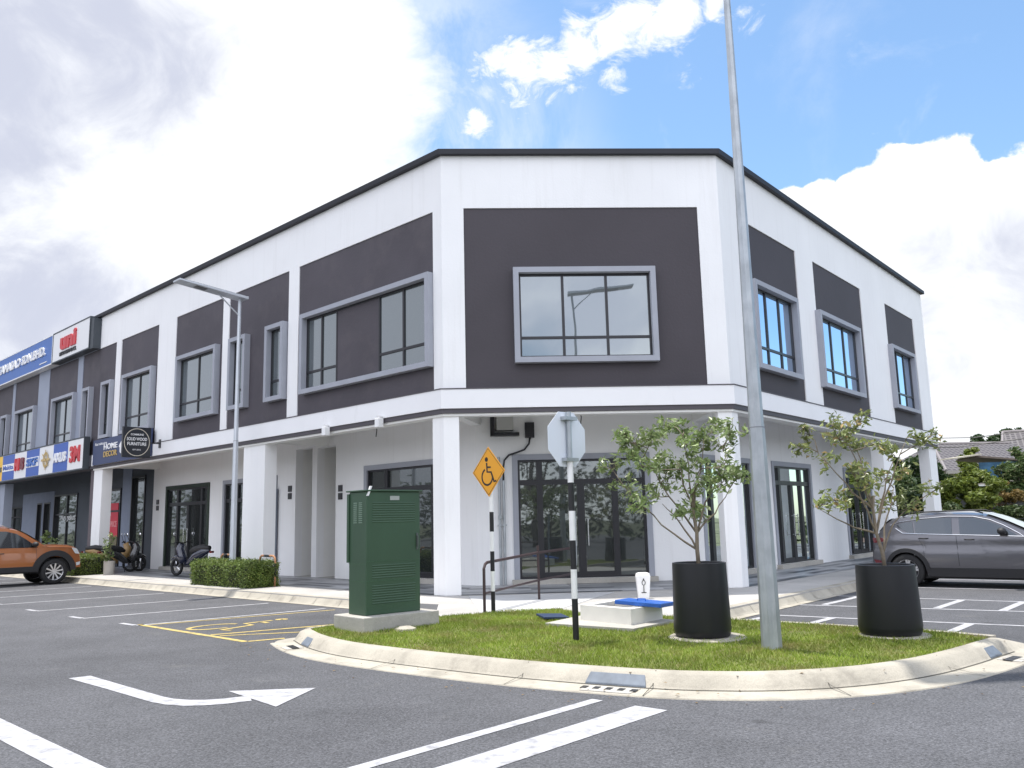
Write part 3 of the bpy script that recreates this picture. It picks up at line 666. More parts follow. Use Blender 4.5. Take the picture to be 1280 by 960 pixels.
# painted markings ---------------------------------------------------------
def paint(name,col,wear=.4):
    return mat(name,col,.7,var=.06,vscale=4,dirt=((.10,.10,.105),7,.48,.74,wear,(1,1,1)),spk=.06,spks=120)
PW = paint('road_paint_white',(.42,.42,.44),.75); PY = paint('road_paint_yellow',(.50,.38,.12),.85)
pm = MB()
def quad(mb,*p,z=.004): mb.add([(*q_,z) for q_ in p],[tuple(range(len(p)))])
def strip(mb,a,b_,w,z=.004):
    a,b_=np.array(a[:2]),np.array(b_[:2]); t=(b_-a)/np.linalg.norm(b_-a); nn_=np.array([-t[1],t[0]])*w/2
    quad(mb,a-nn_,b_-nn_,b_+nn_,a+nn_,z=z)
struct_m=[]
ar = MB()
lo = [(-4.97,9.74),(-4.2,9.03),(-3.45,8.32),(-3.28,8.20),(-3.07,8.12),(-2.88,8.12),(-2.72,8.16),(-2.50,8.28)]
hi = [(-4.80,9.88),(-4.05,9.15),(-3.42,8.55),(-3.30,8.46),(-3.12,8.385),(-2.97,8.37),(-2.80,8.41),(-2.60,8.52)]
for i in range(len(lo)-1): quad(ar,lo[i],lo[i+1],hi[i+1],hi[i])
quad(ar,(-2.19,7.98),(-2.03,8.83),(-2.88,8.77),z=.0055)
struct(ar.build('road_arrow',PW))
strip(pm,(-6.2,9.2),(-2.7,5.83),.24); strip(pm,(.70,7.96),(-4.3,2.40),.12); 
quad(pm,(1.24,7.47),(1.00,7.68),(-4.2,1.9),(-3.95,1.67))
# left bays (perpendicular to the left face)
for t,o1_,o2_ in ((13.9,1.95,4.9),(11.45,1.95,4.95),(9.0,1.95,5.5),(6.4,1.95,5.53),(3.92,1.93,5.5),(1.8,1.9,5.38),(16.4,1.95,4.9),(18.9,1.95,4.9),(21.4,1.95,4.9),(23.9,1.95,4.9)):
    tt_=t-.05*(5.4-o1_); strip(pm,FW('L',tt_-.25,o1_,0),FW('L',t,o2_,0),.10)
    strip(pm,FW('L',t+.04,o2_,0),FW('L',t+.6,o2_+.02,0),.10,.0045)
# right bays
for a,b_ in (((-3.10,1.6),(-2.70,6.1)),((-1.35,1.6),(-.75,5.8)),((.62,1.6),(.85,6.0)),((3.08,1.9),(3.5,6.2)),((5.6,1.9),(6.0,6.2)),((8.2,1.9),(8.6,6.2)),((10.8,1.9),(11.2,6.2))):
    strip(pm,FW('R',a[0],a[1],0),FW('R',b_[0],b_[1],0),.095)
for t0_,o_,t1_ in ((-3.9,1.9,-3.15),(-3.95,2.83,-3.0),(-4.1,4.73,-2.85),(-1.15,2.05,.6),(-.92,3.85,.75),(-.85,4.81,.80)):
    strip(pm,FW('R',t0_,o_,0),FW('R',t1_,o_+.03,0),.13,.0045)
struct(pm.build('road_markings',PW))
py = MB()
strip(py,FW('L',1.9,5.30,0),FW('L',-1.75,5.28,0),.10); 
strip(py,FW('L',-.57,5.22,0),FW('L',-1.12,3.2,0),.09); strip(py,FW('L',-.80,5.19,0),FW('L',-1.9,3.6,0),.07); strip(py,FW('L',-1.75,5.25,0),FW('L',-1.9,4.75,0),.09)
strip(py,FW('L',1.68,5.2,0),FW('L',.98,1.95,0),.07)
def wm(x,y,d=0): return FW('L',.62-.0+ -y*1.0,4.3-x*1.0,.0045)
def gmap(x,y,d): return FW('L',.35+.0-x,4.3-y,.0048)
# wheelchair mark, drawn lying along the bay
wc_pts = {'wheel':[(.30*math.cos(R(a))-.05,.34*math.sin(R(a))-.30) for a in range(100,371,18)],'body':[(-.05,.55),(-.03,.12),(.28,.10),(.46,-.42),(.66,-.36)],'arm':[(-.04,.36),(.24,.34)]}
for k_ in ('wheel','body','arm'): py.ribbon(gmap,[(x*1.0,y*1.25) for x,y in wc_pts[k_]],.085)
py.ribbon(gmap,[(-.05+.07*math.cos(a*.7),.86+.07*math.sin(a*.7)) for a in range(9)],.09)
struct(py.build('yellow_bay_markings',PY))

# grass blades -------------------------------------------------------------
def in_poly(x,y,poly):
    c=np.zeros(len(x),bool); P=np.array(poly); j=len(P)-1
    for i in range(len(P)):
        xi,yi=P[i]; xj,yj=P[j]
        m_=((yi>y)!=(yj>y))&(x<(xj-xi)*(y-yi)/(yj-yi+1e-12)+xi); c^=m_; j=i
    return c
rng=np.random.default_rng(3)
NBL=150000
x=rng.uniform(-3.2,5.6,NBL); y=rng.uniform(8.1,14.6,NBL); k=in_poly(x,y,gpoly)
pad_poly=[(.40,12.2),(1.50,11.37),(2.20,12.19),(1.4,13.3)]
base_poly=[(-2.6,12.44),(-2.12,11.77),(-1.2,12.86),(-1.7,13.5)]
def disc(cx,cy,r): return (x-cx)**2+(y-cy)**2<r*r
k&=~in_poly(x,y,pad_poly)&~in_poly(x,y,base_poly)&~disc(2.25,10.68,.42)&~disc(4.45,10.48,.38)&~disc(2.79,9.70,.10)
def vnoise(x,y,s,seed):
    r_=np.random.default_rng(seed); T=r_.random((64,64)); X=x*s; Y=y*s; i=np.floor(X).astype(int); j=np.floor(Y).astype(int); fx=X-i; fy=Y-j; fx=fx*fx*(3-2*fx); fy=fy*fy*(3-2*fy)
    g_=lambda a,b_:T[a%64,b_%64]
    return (g_(i,j)*(1-fx)+g_(i+1,j)*fx)*(1-fy)+(g_(i,j+1)*(1-fx)+g_(i+1,j+1)*fx)*fy
den=.45+.9*vnoise(x,y,1.6,1)*.6+.5*vnoise(x,y,5,2)
mud=np.exp(-((x-3.55)**2/.12+(y-10.9)**2/.05))
k&=(rng.random(NBL)<den-.75*mud)
x,y=x[k],y[k]; nb_=len(x)
hgt=(.018+.030*rng.random(nb_))*(.7+.7*vnoise(x,y,2.3,5)); wd=.0035+.0035*rng.random(nb_); an=rng.uniform(0,2*np.pi,nb_); ln=rng.uniform(.2,1.1,nb_)*hgt; la=rng.uniform(0,2*np.pi,nb_)
V=np.zeros((nb_,3,3)); V[:,0,0]=x-wd*np.cos(an); V[:,0,1]=y-wd*np.sin(an); V[:,1,0]=x+wd*np.cos(an); V[:,1,1]=y+wd*np.sin(an); V[:,:,2]=.149
V[:,2,0]=x+ln*np.cos(la); V[:,2,1]=y+ln*np.sin(la); V[:,2,2]=.149+hgt
GB = leafmat('grass_blade',(.15,.205,.022),(.26,.35,.04),(.46,.42,.15),.6,.3,1.2,dry=(.30,.25,.10))
me=bpy.data.meshes.new('grass'); me.from_pydata(V.reshape(-1,3).tolist(),[],np.arange(nb_*3).reshape(-1,3).tolist()); me.materials.append(GB)
o=bpy.data.objects.new('grass',me); COL.objects.link(o); tag(o,'short sunlit grass covering the kerbed island','grass',kind='stuff')

# ------------------------------------------------------------------ foliage helper

def leaves(mb, C, n, rad, size, seed, flat=.8, droop=0., aspect=.45):
    r_=np.random.default_rng(seed)
    d=r_.normal(size=(n,3)); d/=np.linalg.norm(d,axis=1)[:,None]; rr=r_.random(n)**.45
    P=np.array(C)+d*rr[:,None]*np.array([rad,rad,rad*flat])
    a=r_.normal(size=(n,3)); a[:,2]=a[:,2]*.5-droop; a/=np.linalg.norm(a,axis=1)[:,None]
    w=np.cross(a,r_.normal(size=(n,3))); w/=np.linalg.norm(w,axis=1)[:,None]
    s=size*(.6+.8*r_.random(n))[:,None]; nrm=np.cross(a,w)
    V=np.stack([P-a*s*.5, P+w*s*aspect*.5+nrm*s*.06, P+a*s*.5-nrm*s*.05, P-w*s*aspect*.5+nrm*s*.06],1).reshape(-1,3)
    o=len(mb.v); mb.v+= [tuple(v) for v in V.tolist()]; mb.f += [(o+4*i,o+4*i+1,o+4*i+2,o+4*i+3) for i in range(n)]
LEAF_POT = leafmat('glossy_pot_leaf',(.13,.19,.06),(.30,.38,.15),(.58,.58,.42),.35,.25,2.)
LEAF_POT2 = leafmat('olive_pot_leaf',(.14,.18,.055),(.30,.34,.12),(.55,.38,.18),.35,.25,2.)

def pot_tree(label, loc, trunk, limbs, cl, leafm, per, seed, r0=.034, dep=.42, fill=700, fillbox=None):
    rd=random.Random(seed)
    e = empty('potted_tree',label,'tree',loc,group='young trees in black planters')
    tk = MB(); tk.tube(trunk,[r0*.82*(1-.4*i/(len(trunk)-1)) for i in range(len(trunk))],9)
    br = MB(); nodes=[]
    for fi,(lx,lz) in limbs:
        st=Vector(trunk[fi]); c=Vector((lx,rd.uniform(-dep,dep)*.7,lz)); P=[]
        for k_ in range(7):
            t=k_/6; p=st.lerp(c,t)+Vector((math.sin(t*3.1)*.03*rd.uniform(-1,1),math.sin(t*5)*.02,.06*math.sin(t*math.pi)*(1 if abs(lx)<.5 else -.6)))
            P.append(p)
        br.tube(P,[.0145-.0018*k_ for k_ in range(7)],7); nodes+=P[2:]
    lf = MB()
    for i,(dx,dz,rr) in enumerate(cl):
        c=Vector((dx,rd.uniform(-dep,dep)*(1-.3*abs(dx)),dz))
        st=min(nodes,key=lambda q_:(q_-c).length+(1.5 if q_.z>c.z else 0)); mid=st.lerp(c,.5)+Vector((rd.uniform(-.03,.03),rd.uniform(-.03,.03),rd.uniform(-.02,.04)))
        br.tube([st,mid,c],[.008,.006,.003],5); nodes.append(mid)
        for s_ in range(6):
            v=Vector((rd.gauss(0,1),rd.gauss(0,1),rd.gauss(.2,.7))).normalized()*rr*1.25; br.tube([mid.lerp(c,.75),c+v*.55,c+v],[.004,.003,.0015],4)
            leaves(lf,c+v*.75,int(per*.15),rr*.62,.088,seed*100+i*7+s_,.8,.55,.38)
        leaves(lf,c,int(per*.30),rr*1.1,.088,seed*77+i,.8,.55,.38)
    tk.build('trunk',BARK,e,smooth=1); br.build('branches',BARK,e,smooth=1); lf.build('crown',leafm,e)
    return e
def planter(label,loc,rt,rb,h,pad):
    e=empty('planter',label,'planter',loc,group='black round planters')
    MB().lathe([(0,.03),(rb*.93,.03),(rb*.965,.05),(rb,.12),(rt,h),(rt-.02,h+.004),(rt-.035,h),(rt-.045,h-.09),(0,h-.09)],48).build('tub',POT,e,smooth=35)
    MB().lathe([(0,h-.075),(rt-.05,h-.085)],32).build('soil',SOIL,e)
    MB().lathe([(0,.022),(pad-.02,.022),(pad,.01),(pad,-.01)],40,(.05,-.02,0)).build('footing_disc',KERBM,e)
    return e
P1=(2.25,10.68,.15); P2=(4.45,10.48,.15)
planter('black round planter on a pale disc, left of the tall grey pole',P1,.325,.345,.895,.47)
planter('black round planter at the right side of the lawn, by the car park lines',P2,.335,.36,.83,.40)
c1=[(785,545),(800,570),(775,582),(815,588),(830,547),(852,532),(866,560),(850,600),(880,582),(900,547),(918,535),(915,560),(937,600),(915,606),(892,612),(830,622),(808,634),(795,608),(862,640),(888,642),(845,572),(905,590),(822,556),(887,556),(925,548),(868,540),(840,588),(875,615),(796,556),(930,596),(862,585)]
c1=[((a-877)/100,(708-b_)/100+.86,.115+.06*((i*37)%10)/10) for i,(a,b_) in enumerate(c1)]
pot_tree('young tree with dense glossy green leaves in the planter left of the tall pole',P1,[(0,0,.80),(-.01,.0,1.05),(.0,.01,1.25),(-.03,.0,1.5),(-.02,.02,1.75)],[(1,(-.42,1.62)),(1,(-.80,1.75)),(2,(-.55,2.25)),(2,(-.15,2.45)),(3,(.15,2.40)),(2,(.42,2.20)),(2,(.50,1.80)),(3,(-.25,2.1)),(3,(.05,2.1))],c1,LEAF_POT,76,11)
c2=[(1035,545),(1025,562),(1055,578),(1075,548),(1095,532),(1070,600),(1055,627),(1040,636),(1090,612),(1110,592),(1125,572),(1148,556),(1135,602),(1157,592),(1166,622),(1150,640),(1120,632),(1085,562),(1102,562),(1165,560),(1140,628),(1078,628),(1060,555),(1050,535)]
c2=[((a-1110)/101,(711-b_)/101+.80,.10+.06*((i*53)%10)/10) for i,(a,b_) in enumerate(c2)]
pot_tree('slender young tree with sparse olive leaves in the right-hand planter',P2,[(0,0,.74),(-.01,.0,.95),(-.06,.01,1.2),(-.08,.0,1.5),(-.05,.02,1.65)],[(2,(-.68,1.52)),(2,(-.35,1.9)),(3,(-.70,2.2)),(3,(-.15,2.35)),(2,(.22,2.1)),(1,(.45,1.55)),(2,(.35,2.3)),(1,(.25,1.75)),(3,(-.4,2.3))],c2,LEAF_POT2,48,23,.030,.35)

dl=MB(); r_=np.random.default_rng(77)
for i in range(70):
    k_=int(r_.integers(0,len(Gs)-1)); p=Gs[k_]+(lines[6][k_]-Gs[k_])*r_.uniform(.2,1.9); a=r_.uniform(0,6.28); sz=r_.uniform(.012,.028); z_=.03 if np.linalg.norm(p-Gs[k_])<.56 else .008
    if np.linalg.norm(p-Gs[k_])<.25: z_=.165-.6*max(0,np.linalg.norm(p-Gs[k_])-.1)
    c_,s2=math.cos(a)*sz,math.sin(a)*sz
    dl.add([(p[0]-c_,p[1]-s2,z_),(p[0]+s2*.5,p[1]-c_*.5,z_+.004),(p[0]+c_,p[1]+s2,z_+.002),(p[0]-s2*.5,p[1]+c_*.5,z_+.006)],[(0,1,2,3)])
tag(dl.build('fallen_leaves',leafmat('dry_leaf',(.10,.06,.03),(.30,.20,.08),None)),'scattered dry leaf litter along the kerb and gutter','leaf litter',kind='stuff')
# ------------------------------------------------------------------ street furniture
def octpost(mb, x,y, z0,z1, r0,r1, n=8):
    return mb.add([(x+r*math.cos(2*math.pi*(j+.5)/n),y+r*math.sin(2*math.pi*(j+.5)/n),z) for r,z in ((r0,z0),(r1,z1)) for j in range(n)],[(j,(j+1)%n,n+(j+1)%n,n+j) for j in range(n)]+[tuple(range(n,2*n))])
def lamp(label, loc, h, joint, r0, r1, arm_az, arm_len, tall):
    e=empty('street_lamp',label,'street lamp',loc,group='solar street lamps')
    jr=r0+(r1-r0)*joint/h
    octpost(MB(),0,0,-.02,joint,r0,jr).build('pole',GALV if tall else STEELW,e)
    octpost(MB(),0,0,joint-.02,h,jr*1.0-.006,r1).build('upper_pole',GALV if tall else STEELW,e)
    octpost(MB(),0,0,joint-.012,joint+.0,jr+.003,jr+.001).build('joint_collar',mat('joint_grey',(.2,.21,.22),.6,.3),e)
    d=Vector((math.cos(arm_az),math.sin(arm_az),0)); s=Vector((-d.y,d.x,0)); rise=.10
    def Q(a,b_,c): v=d*a+s*b_+Vector((0,0,h+c+a*rise)); return tuple(v)
    L0,L1=-.15,arm_len; w=.20
    MB().hexa([Q(L0,-w,.02),Q(L1,-w,.02),Q(L1,w,.02),Q(L0,w,.02),Q(L0,-w,.09),Q(L1,-w,.06),Q(L1,w,.06),Q(L0,w,.09)]).build('lamp_head',STEELW,e)
    MB().hexa([Q(L0+.03,-w+.02,.092),Q(L1-.03,-w+.02,.064),Q(L1-.03,w-.02,.064),Q(L0+.03,w-.02,.092),Q(L0+.03,-w+.02,.10),Q(L1-.03,-w+.02,.072),Q(L1-.03,w-.02,.072),Q(L0+.03,w-.02,.10)]).build('solar_panel',CARGLASS,e)
    MB().hexa([Q(L1*.55,-w*.5,.008),Q(L1*.72,-w*.5,.008),Q(L1*.72,w*.5,.008),Q(L1*.55,w*.5,.008),Q(L1*.55,-w*.5,.02),Q(L1*.72,-w*.5,.02),Q(L1*.72,w*.5,.02),Q(L1*.55,w*.5,.02)]).build('led_module',mat('led_lens',(.12,.12,.12),.3),e)
    MB().tube([Vector((0,0,h-.45)),Vector(Q(.65,0,.02))],.018,6).tube([Vector((0,0,h-.02)),Vector(Q(0,0,.03))],.03,6).build('stay',STEELW,e)
    return e
lamp('tall galvanised lamp pole rising from the lawn between the two planters',(2.79,9.68,.15),8.35,2.45,.112,.036,R(8),1.9,True)
lp=A+ul*7.45+nL*.7
lamp('solar street lamp behind the clipped hedge, its panel pointing left',(lp[0],lp[1],.15),7.5,3.7,.085,.045,math.atan2(nL[1],nL[0]),1.75,False)

def banded(x,y,z0,bands,r,e,org):
    for i,(a,b_,c) in enumerate(bands):
        MB().lathe([(r,a),(r,b_)],14,(x-org[0],y-org[1],z0-org[2])).build('painted_band',BLACKP if c=='k' else WHITEP,e,smooth=1)
# accessible parking sign
og=(-.39,14.21,.15); e=empty('accessible_parking_sign','amber diamond sign with a black wheelchair symbol on a striped post','sign',og)
bs=[]; zz=0
for a,b_,c in ((0,.33,'k'),(.33,.65,'w'),(.65,.97,'k'),(.97,1.29,'w'),(1.29,1.61,'k'),(1.61,1.98,'w')): banded(og[0],og[1],og[2],[(a,b_,c)],.035,e,og)
for a,b_,c in ((1.62,2.02,'k'),(2.02,2.45,'w')): pass
banded(og[0],og[1],og[2],[(1.35,1.62,'k')],.0352,e,og) if False else None
azn=math.atan2(-math.cos(R(48)),-math.sin(R(48))); nrm=Vector((math.cos(azn),math.sin(azn),0)); xr=Vector((-nrm.y,nrm.x,0))
def dm(cz,off=.045): return lambda a,b_,d: tuple(xr*a+Vector((0,0,cz+b_))+nrm*(off+d))
H=.415; M=dm(2.275)
MB().plate(M,[(-H,0),(0,-H),(H,0),(0,H)],0,.006).build('plate',ORANGE_SIGN,e)
hb=.385; MB().ribbon(dm(2.275,.0515),[(-hb,0),(0,-hb),(hb,0),(0,hb)],.012,0,.001,True).build('border',BLACKP,e)
ws=MB(); M2=dm(2.275,.0520)
ws.ribbon(M2,[(.135*math.cos(R(a))-.03,.135*math.sin(R(a))-.085) for a in range(115,366,14)],.032,0,.001)
ws.ribbon(M2,[(-.04,.15),(-.03,-.005),(.07,-.01),(.145,-.17),(.20,-.155)],.036,0,.0015); ws.ribbon(M2,[(-.035,.075),(.065,.07)],.028,0,.0012)
ws.plate(M2,[(-.045+.04*math.cos(i*.524),.205+.04*math.sin(i*.524)) for i in range(12)],0,.002)
ws.build('wheelchair_symbol',BLACKP,e)
MB().tube([(0,0,1.95),(0,0,2.62)],.022,10).build('upper_post',GALV,e,smooth=30)
# octagonal sign seen from the back
og=(.705,10.66,.15); e=empty('stop_sign','octagonal road sign seen from its pale back, on a black and white striped post','sign',og)
for a,b_,c in ((0,.50,'k'),(.50,.85,'w'),(.85,1.20,'k'),(1.20,1.56,'w'),(1.56,1.91,'k'),(1.91,2.22,'w')): banded(og[0],og[1],og[2],[(a,b_,c)],.038,e,og)
azn=math.atan2(-math.cos(R(44)),math.sin(R(44))); nrm2=Vector((math.cos(azn),math.sin(azn),0)); xr2=Vector((-nrm2.y,nrm2.x,0))
def om(cz,off): return lambda a,b_,d: tuple(xr2*a+Vector((0,0,cz+b_))+nrm2*(off+d))
ro=.345/math.cos(R(22.5)); oc=[(ro*math.cos(R(22.5+45*i)),ro*math.sin(R(22.5+45*i))) for i in range(8)]
cz=2.455
MB().plate(om(cz,-.045),oc,0,.004).build('plate',mat('pale_sign_back',(.72,.76,.82),.5),e)
MB().plate(om(cz,-.0475),[(a*.98,b_*.98) for a,b_ in oc],0,.002).build('sign_face',RED,e)
text_mb('STOP',lambda a,b_,d: om(cz,-.048)(.22-a,-.09+b_,-d),.44,.18,.002,.03).build('lettering',WHITEP,e)
MB().tube([(0,0,2.15),(0,0,2.80)],.033,10).build('upper_post',GALV,e,smooth=30)
cl_=MB()
for z_ in (-.26,.26): cl_.plate(om(cz,-.04),[(-.11,z_-.022),(.11,z_-.022),(.11,z_+.022),(-.11,z_+.022)],0,.09)
cl_.build('clamp',GALV,e)

# green cabinet --------------------------------------------------------------
c0=np.array([-2.11,12.15]); dx_=np.array([.745,.665]); dx_/=np.linalg.norm(dx_); dy_=np.array([-dx_[1],dx_[0]])
rz=math.atan2(dx_[1],dx_[0])
e=empty('concrete_plinth','low grey concrete plinth under the green cabinet','plinth',(*c0,.15),rz)
MB().box(-.16,1.12,-.20,.60,-.05,.195).build('slab',CONC,e,bevel=.012)
e=empty('electrical_cabinet','dark green louvred steel cabinet on a concrete plinth at the lawn edge','cabinet',(*c0,.345),rz)
Wc,Dc,Hc=.93,.46,1.725
MB().box(0,Wc,0,Dc,0,Hc).build('body',GREENM,e,bevel=.012)
MB().box(-.03,Wc+.03,-.03,Dc+.05,Hc+.001,Hc+.022).build('roof_lid',GREENM,e,bevel=.005)
lv=MB()
for z0_,z1_ in ((.15,.42),(.50,.70),(1.28,1.56)):
    z_=z0_; lv=MB()
    while z_<z1_:
        for xa in ((.10,.84),): lv.add([(xa[0],-.002,z_),(xa[1],-.002,z_),(xa[1],-.007,z_+.008),(xa[0],-.007,z_+.008),(xa[0],-.002,z_+.020),(xa[1],-.002,z_+.020)],[(0,1,2,3),(3,2,5,4)])
        z_+=.034
    lv.build('louvre_panel',GREENM,e)
sv=MB()
for i in range(11):
    for yy in (.10,.24): sv.box(-.008,-.001,yy,yy+.09,1.28+i*.028,1.29+i*.028)
sv.build('side_vent',mat('vent_edge_light',(.22,.32,.24),.5),e)
MB().box(.0,Wc,-.004,-.001,.46,.468).box(.0,Wc,-.004,-.001,.735,.743).box(-.004,-.001,.0,Dc,.46,.468).box(-.004,-.001,0,Dc,.70,.708).build('seam',mat('seam_green',(.04,.10,.05),.5),e)
MB().box(.86,.885,-.03,-.004,.92,1.08).box(.855,.89,-.012,-.002,.88,1.12).build('lock_handle',mat('lock_steel',(.12,.14,.13),.4,.6),e)
MB().box(.40,.56,-.006,-.002,1.60,1.66).build('rating_plate',mat('plate_grey',(.35,.37,.35),.5),e)
MB().box(-.02,-.004,Dc-.02,Dc+.035,.72,1.70).build('side_flap',GREENM,e)
MB().hexa([(.0,-.02,1.66),(.03,-.02,1.66),(.03,.0,1.66),(0,0,1.66),(.06,-.02,1.80),(.09,-.02,1.80),(.09,.01,1.80),(.06,.01,1.80)]).build('white_tag',WHITEP,e) 
# stones by the plinth
o=MB().lathe([(0,-.02),(.16,-.01),(.15,.03),(.08,.055),(0,.06)],9,(-1.55,12.08,.15)).build('stone',KERBM,smooth=50); tag(o,'flat pale stone in the grass at the foot of the plinth','stone')

# railing ----------------------------------------------------------------------
a_=Vector((-.53,14.14,.15)); b__=Vector((.41,16.14,.15)); c_=Vector((1.16,17.25,.15))
e=empty('handrail','dark brown metal handrail along the ramp in front of the glass doors','handrail',tuple(a_))
top=lambda p,h: p+Vector((0,0,h))
MB().tube([top(a_,-.02)-a_,top(a_,.70)-a_,top(a_,.765)-a_+Vector((.02,.045,0)),top(a_,.79)-a_+Vector((.05,.11,0)),top(b__,.86)-a_,top(c_,.90)-a_],.025,10).build('top_rail',BROWNP,e,smooth=30)
MB().tube([top(a_,.30)-a_,top(b__,.36)-a_,top(c_,.40)-a_],.02,8).build('lower_rail',BROWNP,e,smooth=30)
for p,h in ((b__,.99),(c_,1.18)): MB().tube([p-a_-Vector((0,0,.02)),top(p,h)-a_],.024,10).build('post',BROWNP,e,smooth=30)
o=MB().tube([top(c_,.55)+Vector((.03,.05,0)),top(c_,1.62)+Vector((.03,.05,0))],.028,8).build('steel_post',GALV); tag(o,'thin bare steel post standing at the far end of the brown handrail','post')

# manhole box, pad, lids, vent -------------------------------------------------
px_=np.array([.80,-.60]); px_/=np.linalg.norm(px_); py_=np.array([-px_[1],px_[0]])
# pad
o=MB().prism([(.38,12.20),(1.50,11.36),(2.22,12.20),(1.15,13.35)],.10,.19).build('concrete_pad',CONC); tag(o,'pale concrete pad in the grass under the white chamber','pad')
og=(1.5,11.82,.19); e=empty('drain_chamber','open white concrete chamber on a pad between the striped post and the planter','chamber',og)
q4=[np.array(p) for p in ((.90,12.48),(1.52,11.72),(2.05,12.36),(1.42,13.12))]; cen=sum(q4)/4
inn=[cen+(p-cen)*.72 for p in q4]
wl=MB()
for i in range(4):
    a,b1,c,d=q4[i],q4[(i+1)%4],inn[(i+1)%4],inn[i]
    wl.hexa([(*a,.19),(*b1,.19),(*c,.19),(*d,.19),(*a,.40),(*b1,.40),(*c,.40),(*d,.40)])
wl.build('wall',CREAMW,e,og)
MB().prism(inn,.19,.25).build('floor',SOIL,e,og)
e=empty('chamber_lid','bright blue steel lid lying askew on the white chamber','lid',(1.78,12.22,.43),R(-30))
MB().box(-.34,.34,-.26,.26,-.028,.028).build('plate',BLUEP,e,bevel=.008).rotation_euler=(R(-2),R(3),0)
MB().tube([(-.08,-.05,.03),(-.08,-.05,.06),(.04,-.05,.06),(.04,-.05,.03)],.008,6).build('handle',BLUEP,e)
e=empty('dark_lid','small dark navy lid lying tilted in the grass left of the white chamber','lid',(.52,12.95,.185),R(20))
MB().box(-.20,.20,-.16,.16,0,.03).build('plate',mat('navy_plate',(.02,.04,.09),.5),e,bevel=.006).rotation_euler=(R(4),R(3),0)
# vent post with symbol
og=(2.31,15.9,.15); e=empty('marker_post','squat white tapered marker post with a black emblem, behind the blue lid','marker',og)
MB().add([(sx*w,sy*w*.6,z) for w,z in ((.095,0),(.13,.40),(.115,.455),(.07,.47)) for sx,sy in ((-1,-1),(1,-1),(1,1),(-1,1))],[(4*i+j,4*i+(j+1)%4,4*i+4+(j+1)%4,4*i+4+j) for i in range(3) for j in range(4)]+[(12,13,14,15)]).build('body',WHITEP,e,bevel=.008)
sm=MB(); M3=lambda a,b_,d:(a,-.074-d-.0*b_-(b_-.2)*.05,b_)
sm.ribbon(M3,[(.03*math.sin(i*.785),.29+.045*math.cos(i*.785)) for i in range(8)],.012,0,.002,True); sm.ribbon(M3,[(0,.24),(0,.12)],.014,0,.003); sm.ribbon(M3,[(-.045,.115),(.045,.115)],.014,0,.003); sm.ribbon(M3,[(0,.335),(0,.365)],.02,0,.003)
sm.build('emblem',BLACKP,e)

# barrier by the column ----------------------------------------------------------
for (t,o_),lb,w_ in (((5.95,.35),'pipe guard with black and orange bands at the right end of the hedge',.75),((8.35,.25),'orange and black pipe guard behind the hedge by the lamp pole',.6)):
    p=Vector(FW('L',t,o_,.15)); e=empty('pipe_guard',lb,'pipe guard',tuple(p),math.atan2(ul[1],ul[0]),group='striped pipe guards')
    ORP=mat('orange_band',(.40,.20,.10),.6)
    MB().tube([(0,0,0),(0,0,.62),(.03,0,.70),(.10,0,.74),(w_-.1,0,.74),(w_-.03,0,.70),(w_,0,.62),(w_,0,0)],.027,10).build('hoop',ORP,e,smooth=1)
    MB().tube([(0,0,.25),(0,0,.55)],.030,10).tube([(w_*.35,0,.74),(w_*.7,0,.74)],.030,10).tube([(w_,0,.1),(w_,0,.4)],.030,10).build('band',BLACKP,e,smooth=1)

# ------------------------------------------------------------------ hedges
HLEAF=leafmat('hedge_leaf',(.075,.12,.026),(.18,.25,.05),(.36,.38,.11),.5,.25,2.5)
def hedge(label,t0,t1,o0,o1,h,seed,n):
    cxy=FW('L',(t0+t1)/2,(o0+o1)/2,.15); e=empty('hedge',label,'hedge',cxy,math.atan2(ul[1],ul[0]),group='clipped box hedges')
    lx,ly=(t1-t0)/2,(o1-o0)/2; r_=np.random.default_rng(seed)
    MB().box(-lx+.09,lx-.09,-ly+.09,ly-.09,0,h-.09).build('stems',mat('hedge_inside',(.02,.022,.01),.9),e)
    P=r_.uniform(-1,1,(n,3))*[lx,ly,h/2]+[0,0,h/2]
    # keep near the surface, with an uneven skin
    k_=r_.integers(0,3,n); s_=np.sign(r_.uniform(-1,1,n)); jit=r_.normal(0,.025,n)-.02
    bump_=.035*np.sin(P[:,0]*7+seed)+.03*np.sin(P[:,1]*9+P[:,2]*8)
    P[k_==0,0]=(s_*(lx+jit+bump_))[k_==0]; P[k_==1,1]=(s_*(ly+jit+bump_))[k_==1]; P[k_==2,2]=(h+jit+bump_+np.abs(r_.normal(0,.02,n)))[k_==2]
    mb=MB()
    a=r_.normal(size=(n,3)); a[:,2]=np.abs(a[:,2]); a/=np.linalg.norm(a,axis=1)[:,None]; w=np.cross(a,r_.normal(size=(n,3))); w/=np.linalg.norm(w,axis=1)[:,None]; s=.035*(.6+.9*r_.random(n))[:,None]
    V=np.stack([P-a*s*.5,P+w*s*.28,P+a*s*.6,P-w*s*.28],1).reshape(-1,3); mb.v=[tuple(v) for v in V.tolist()]; mb.f=[(4*i,4*i+1,4*i+2,4*i+3) for i in range(n)]
    mb.build('leaves',HLEAF,e)
hedge('clipped box hedge on the pavement under the street lamp',5.95,8.95,.25,1.08,.58,5,24000)
hedge('clipped box hedge beside the white column, behind the orange pickup bonnet',17.3,19.9,.15,1.25,.62,8,12000)

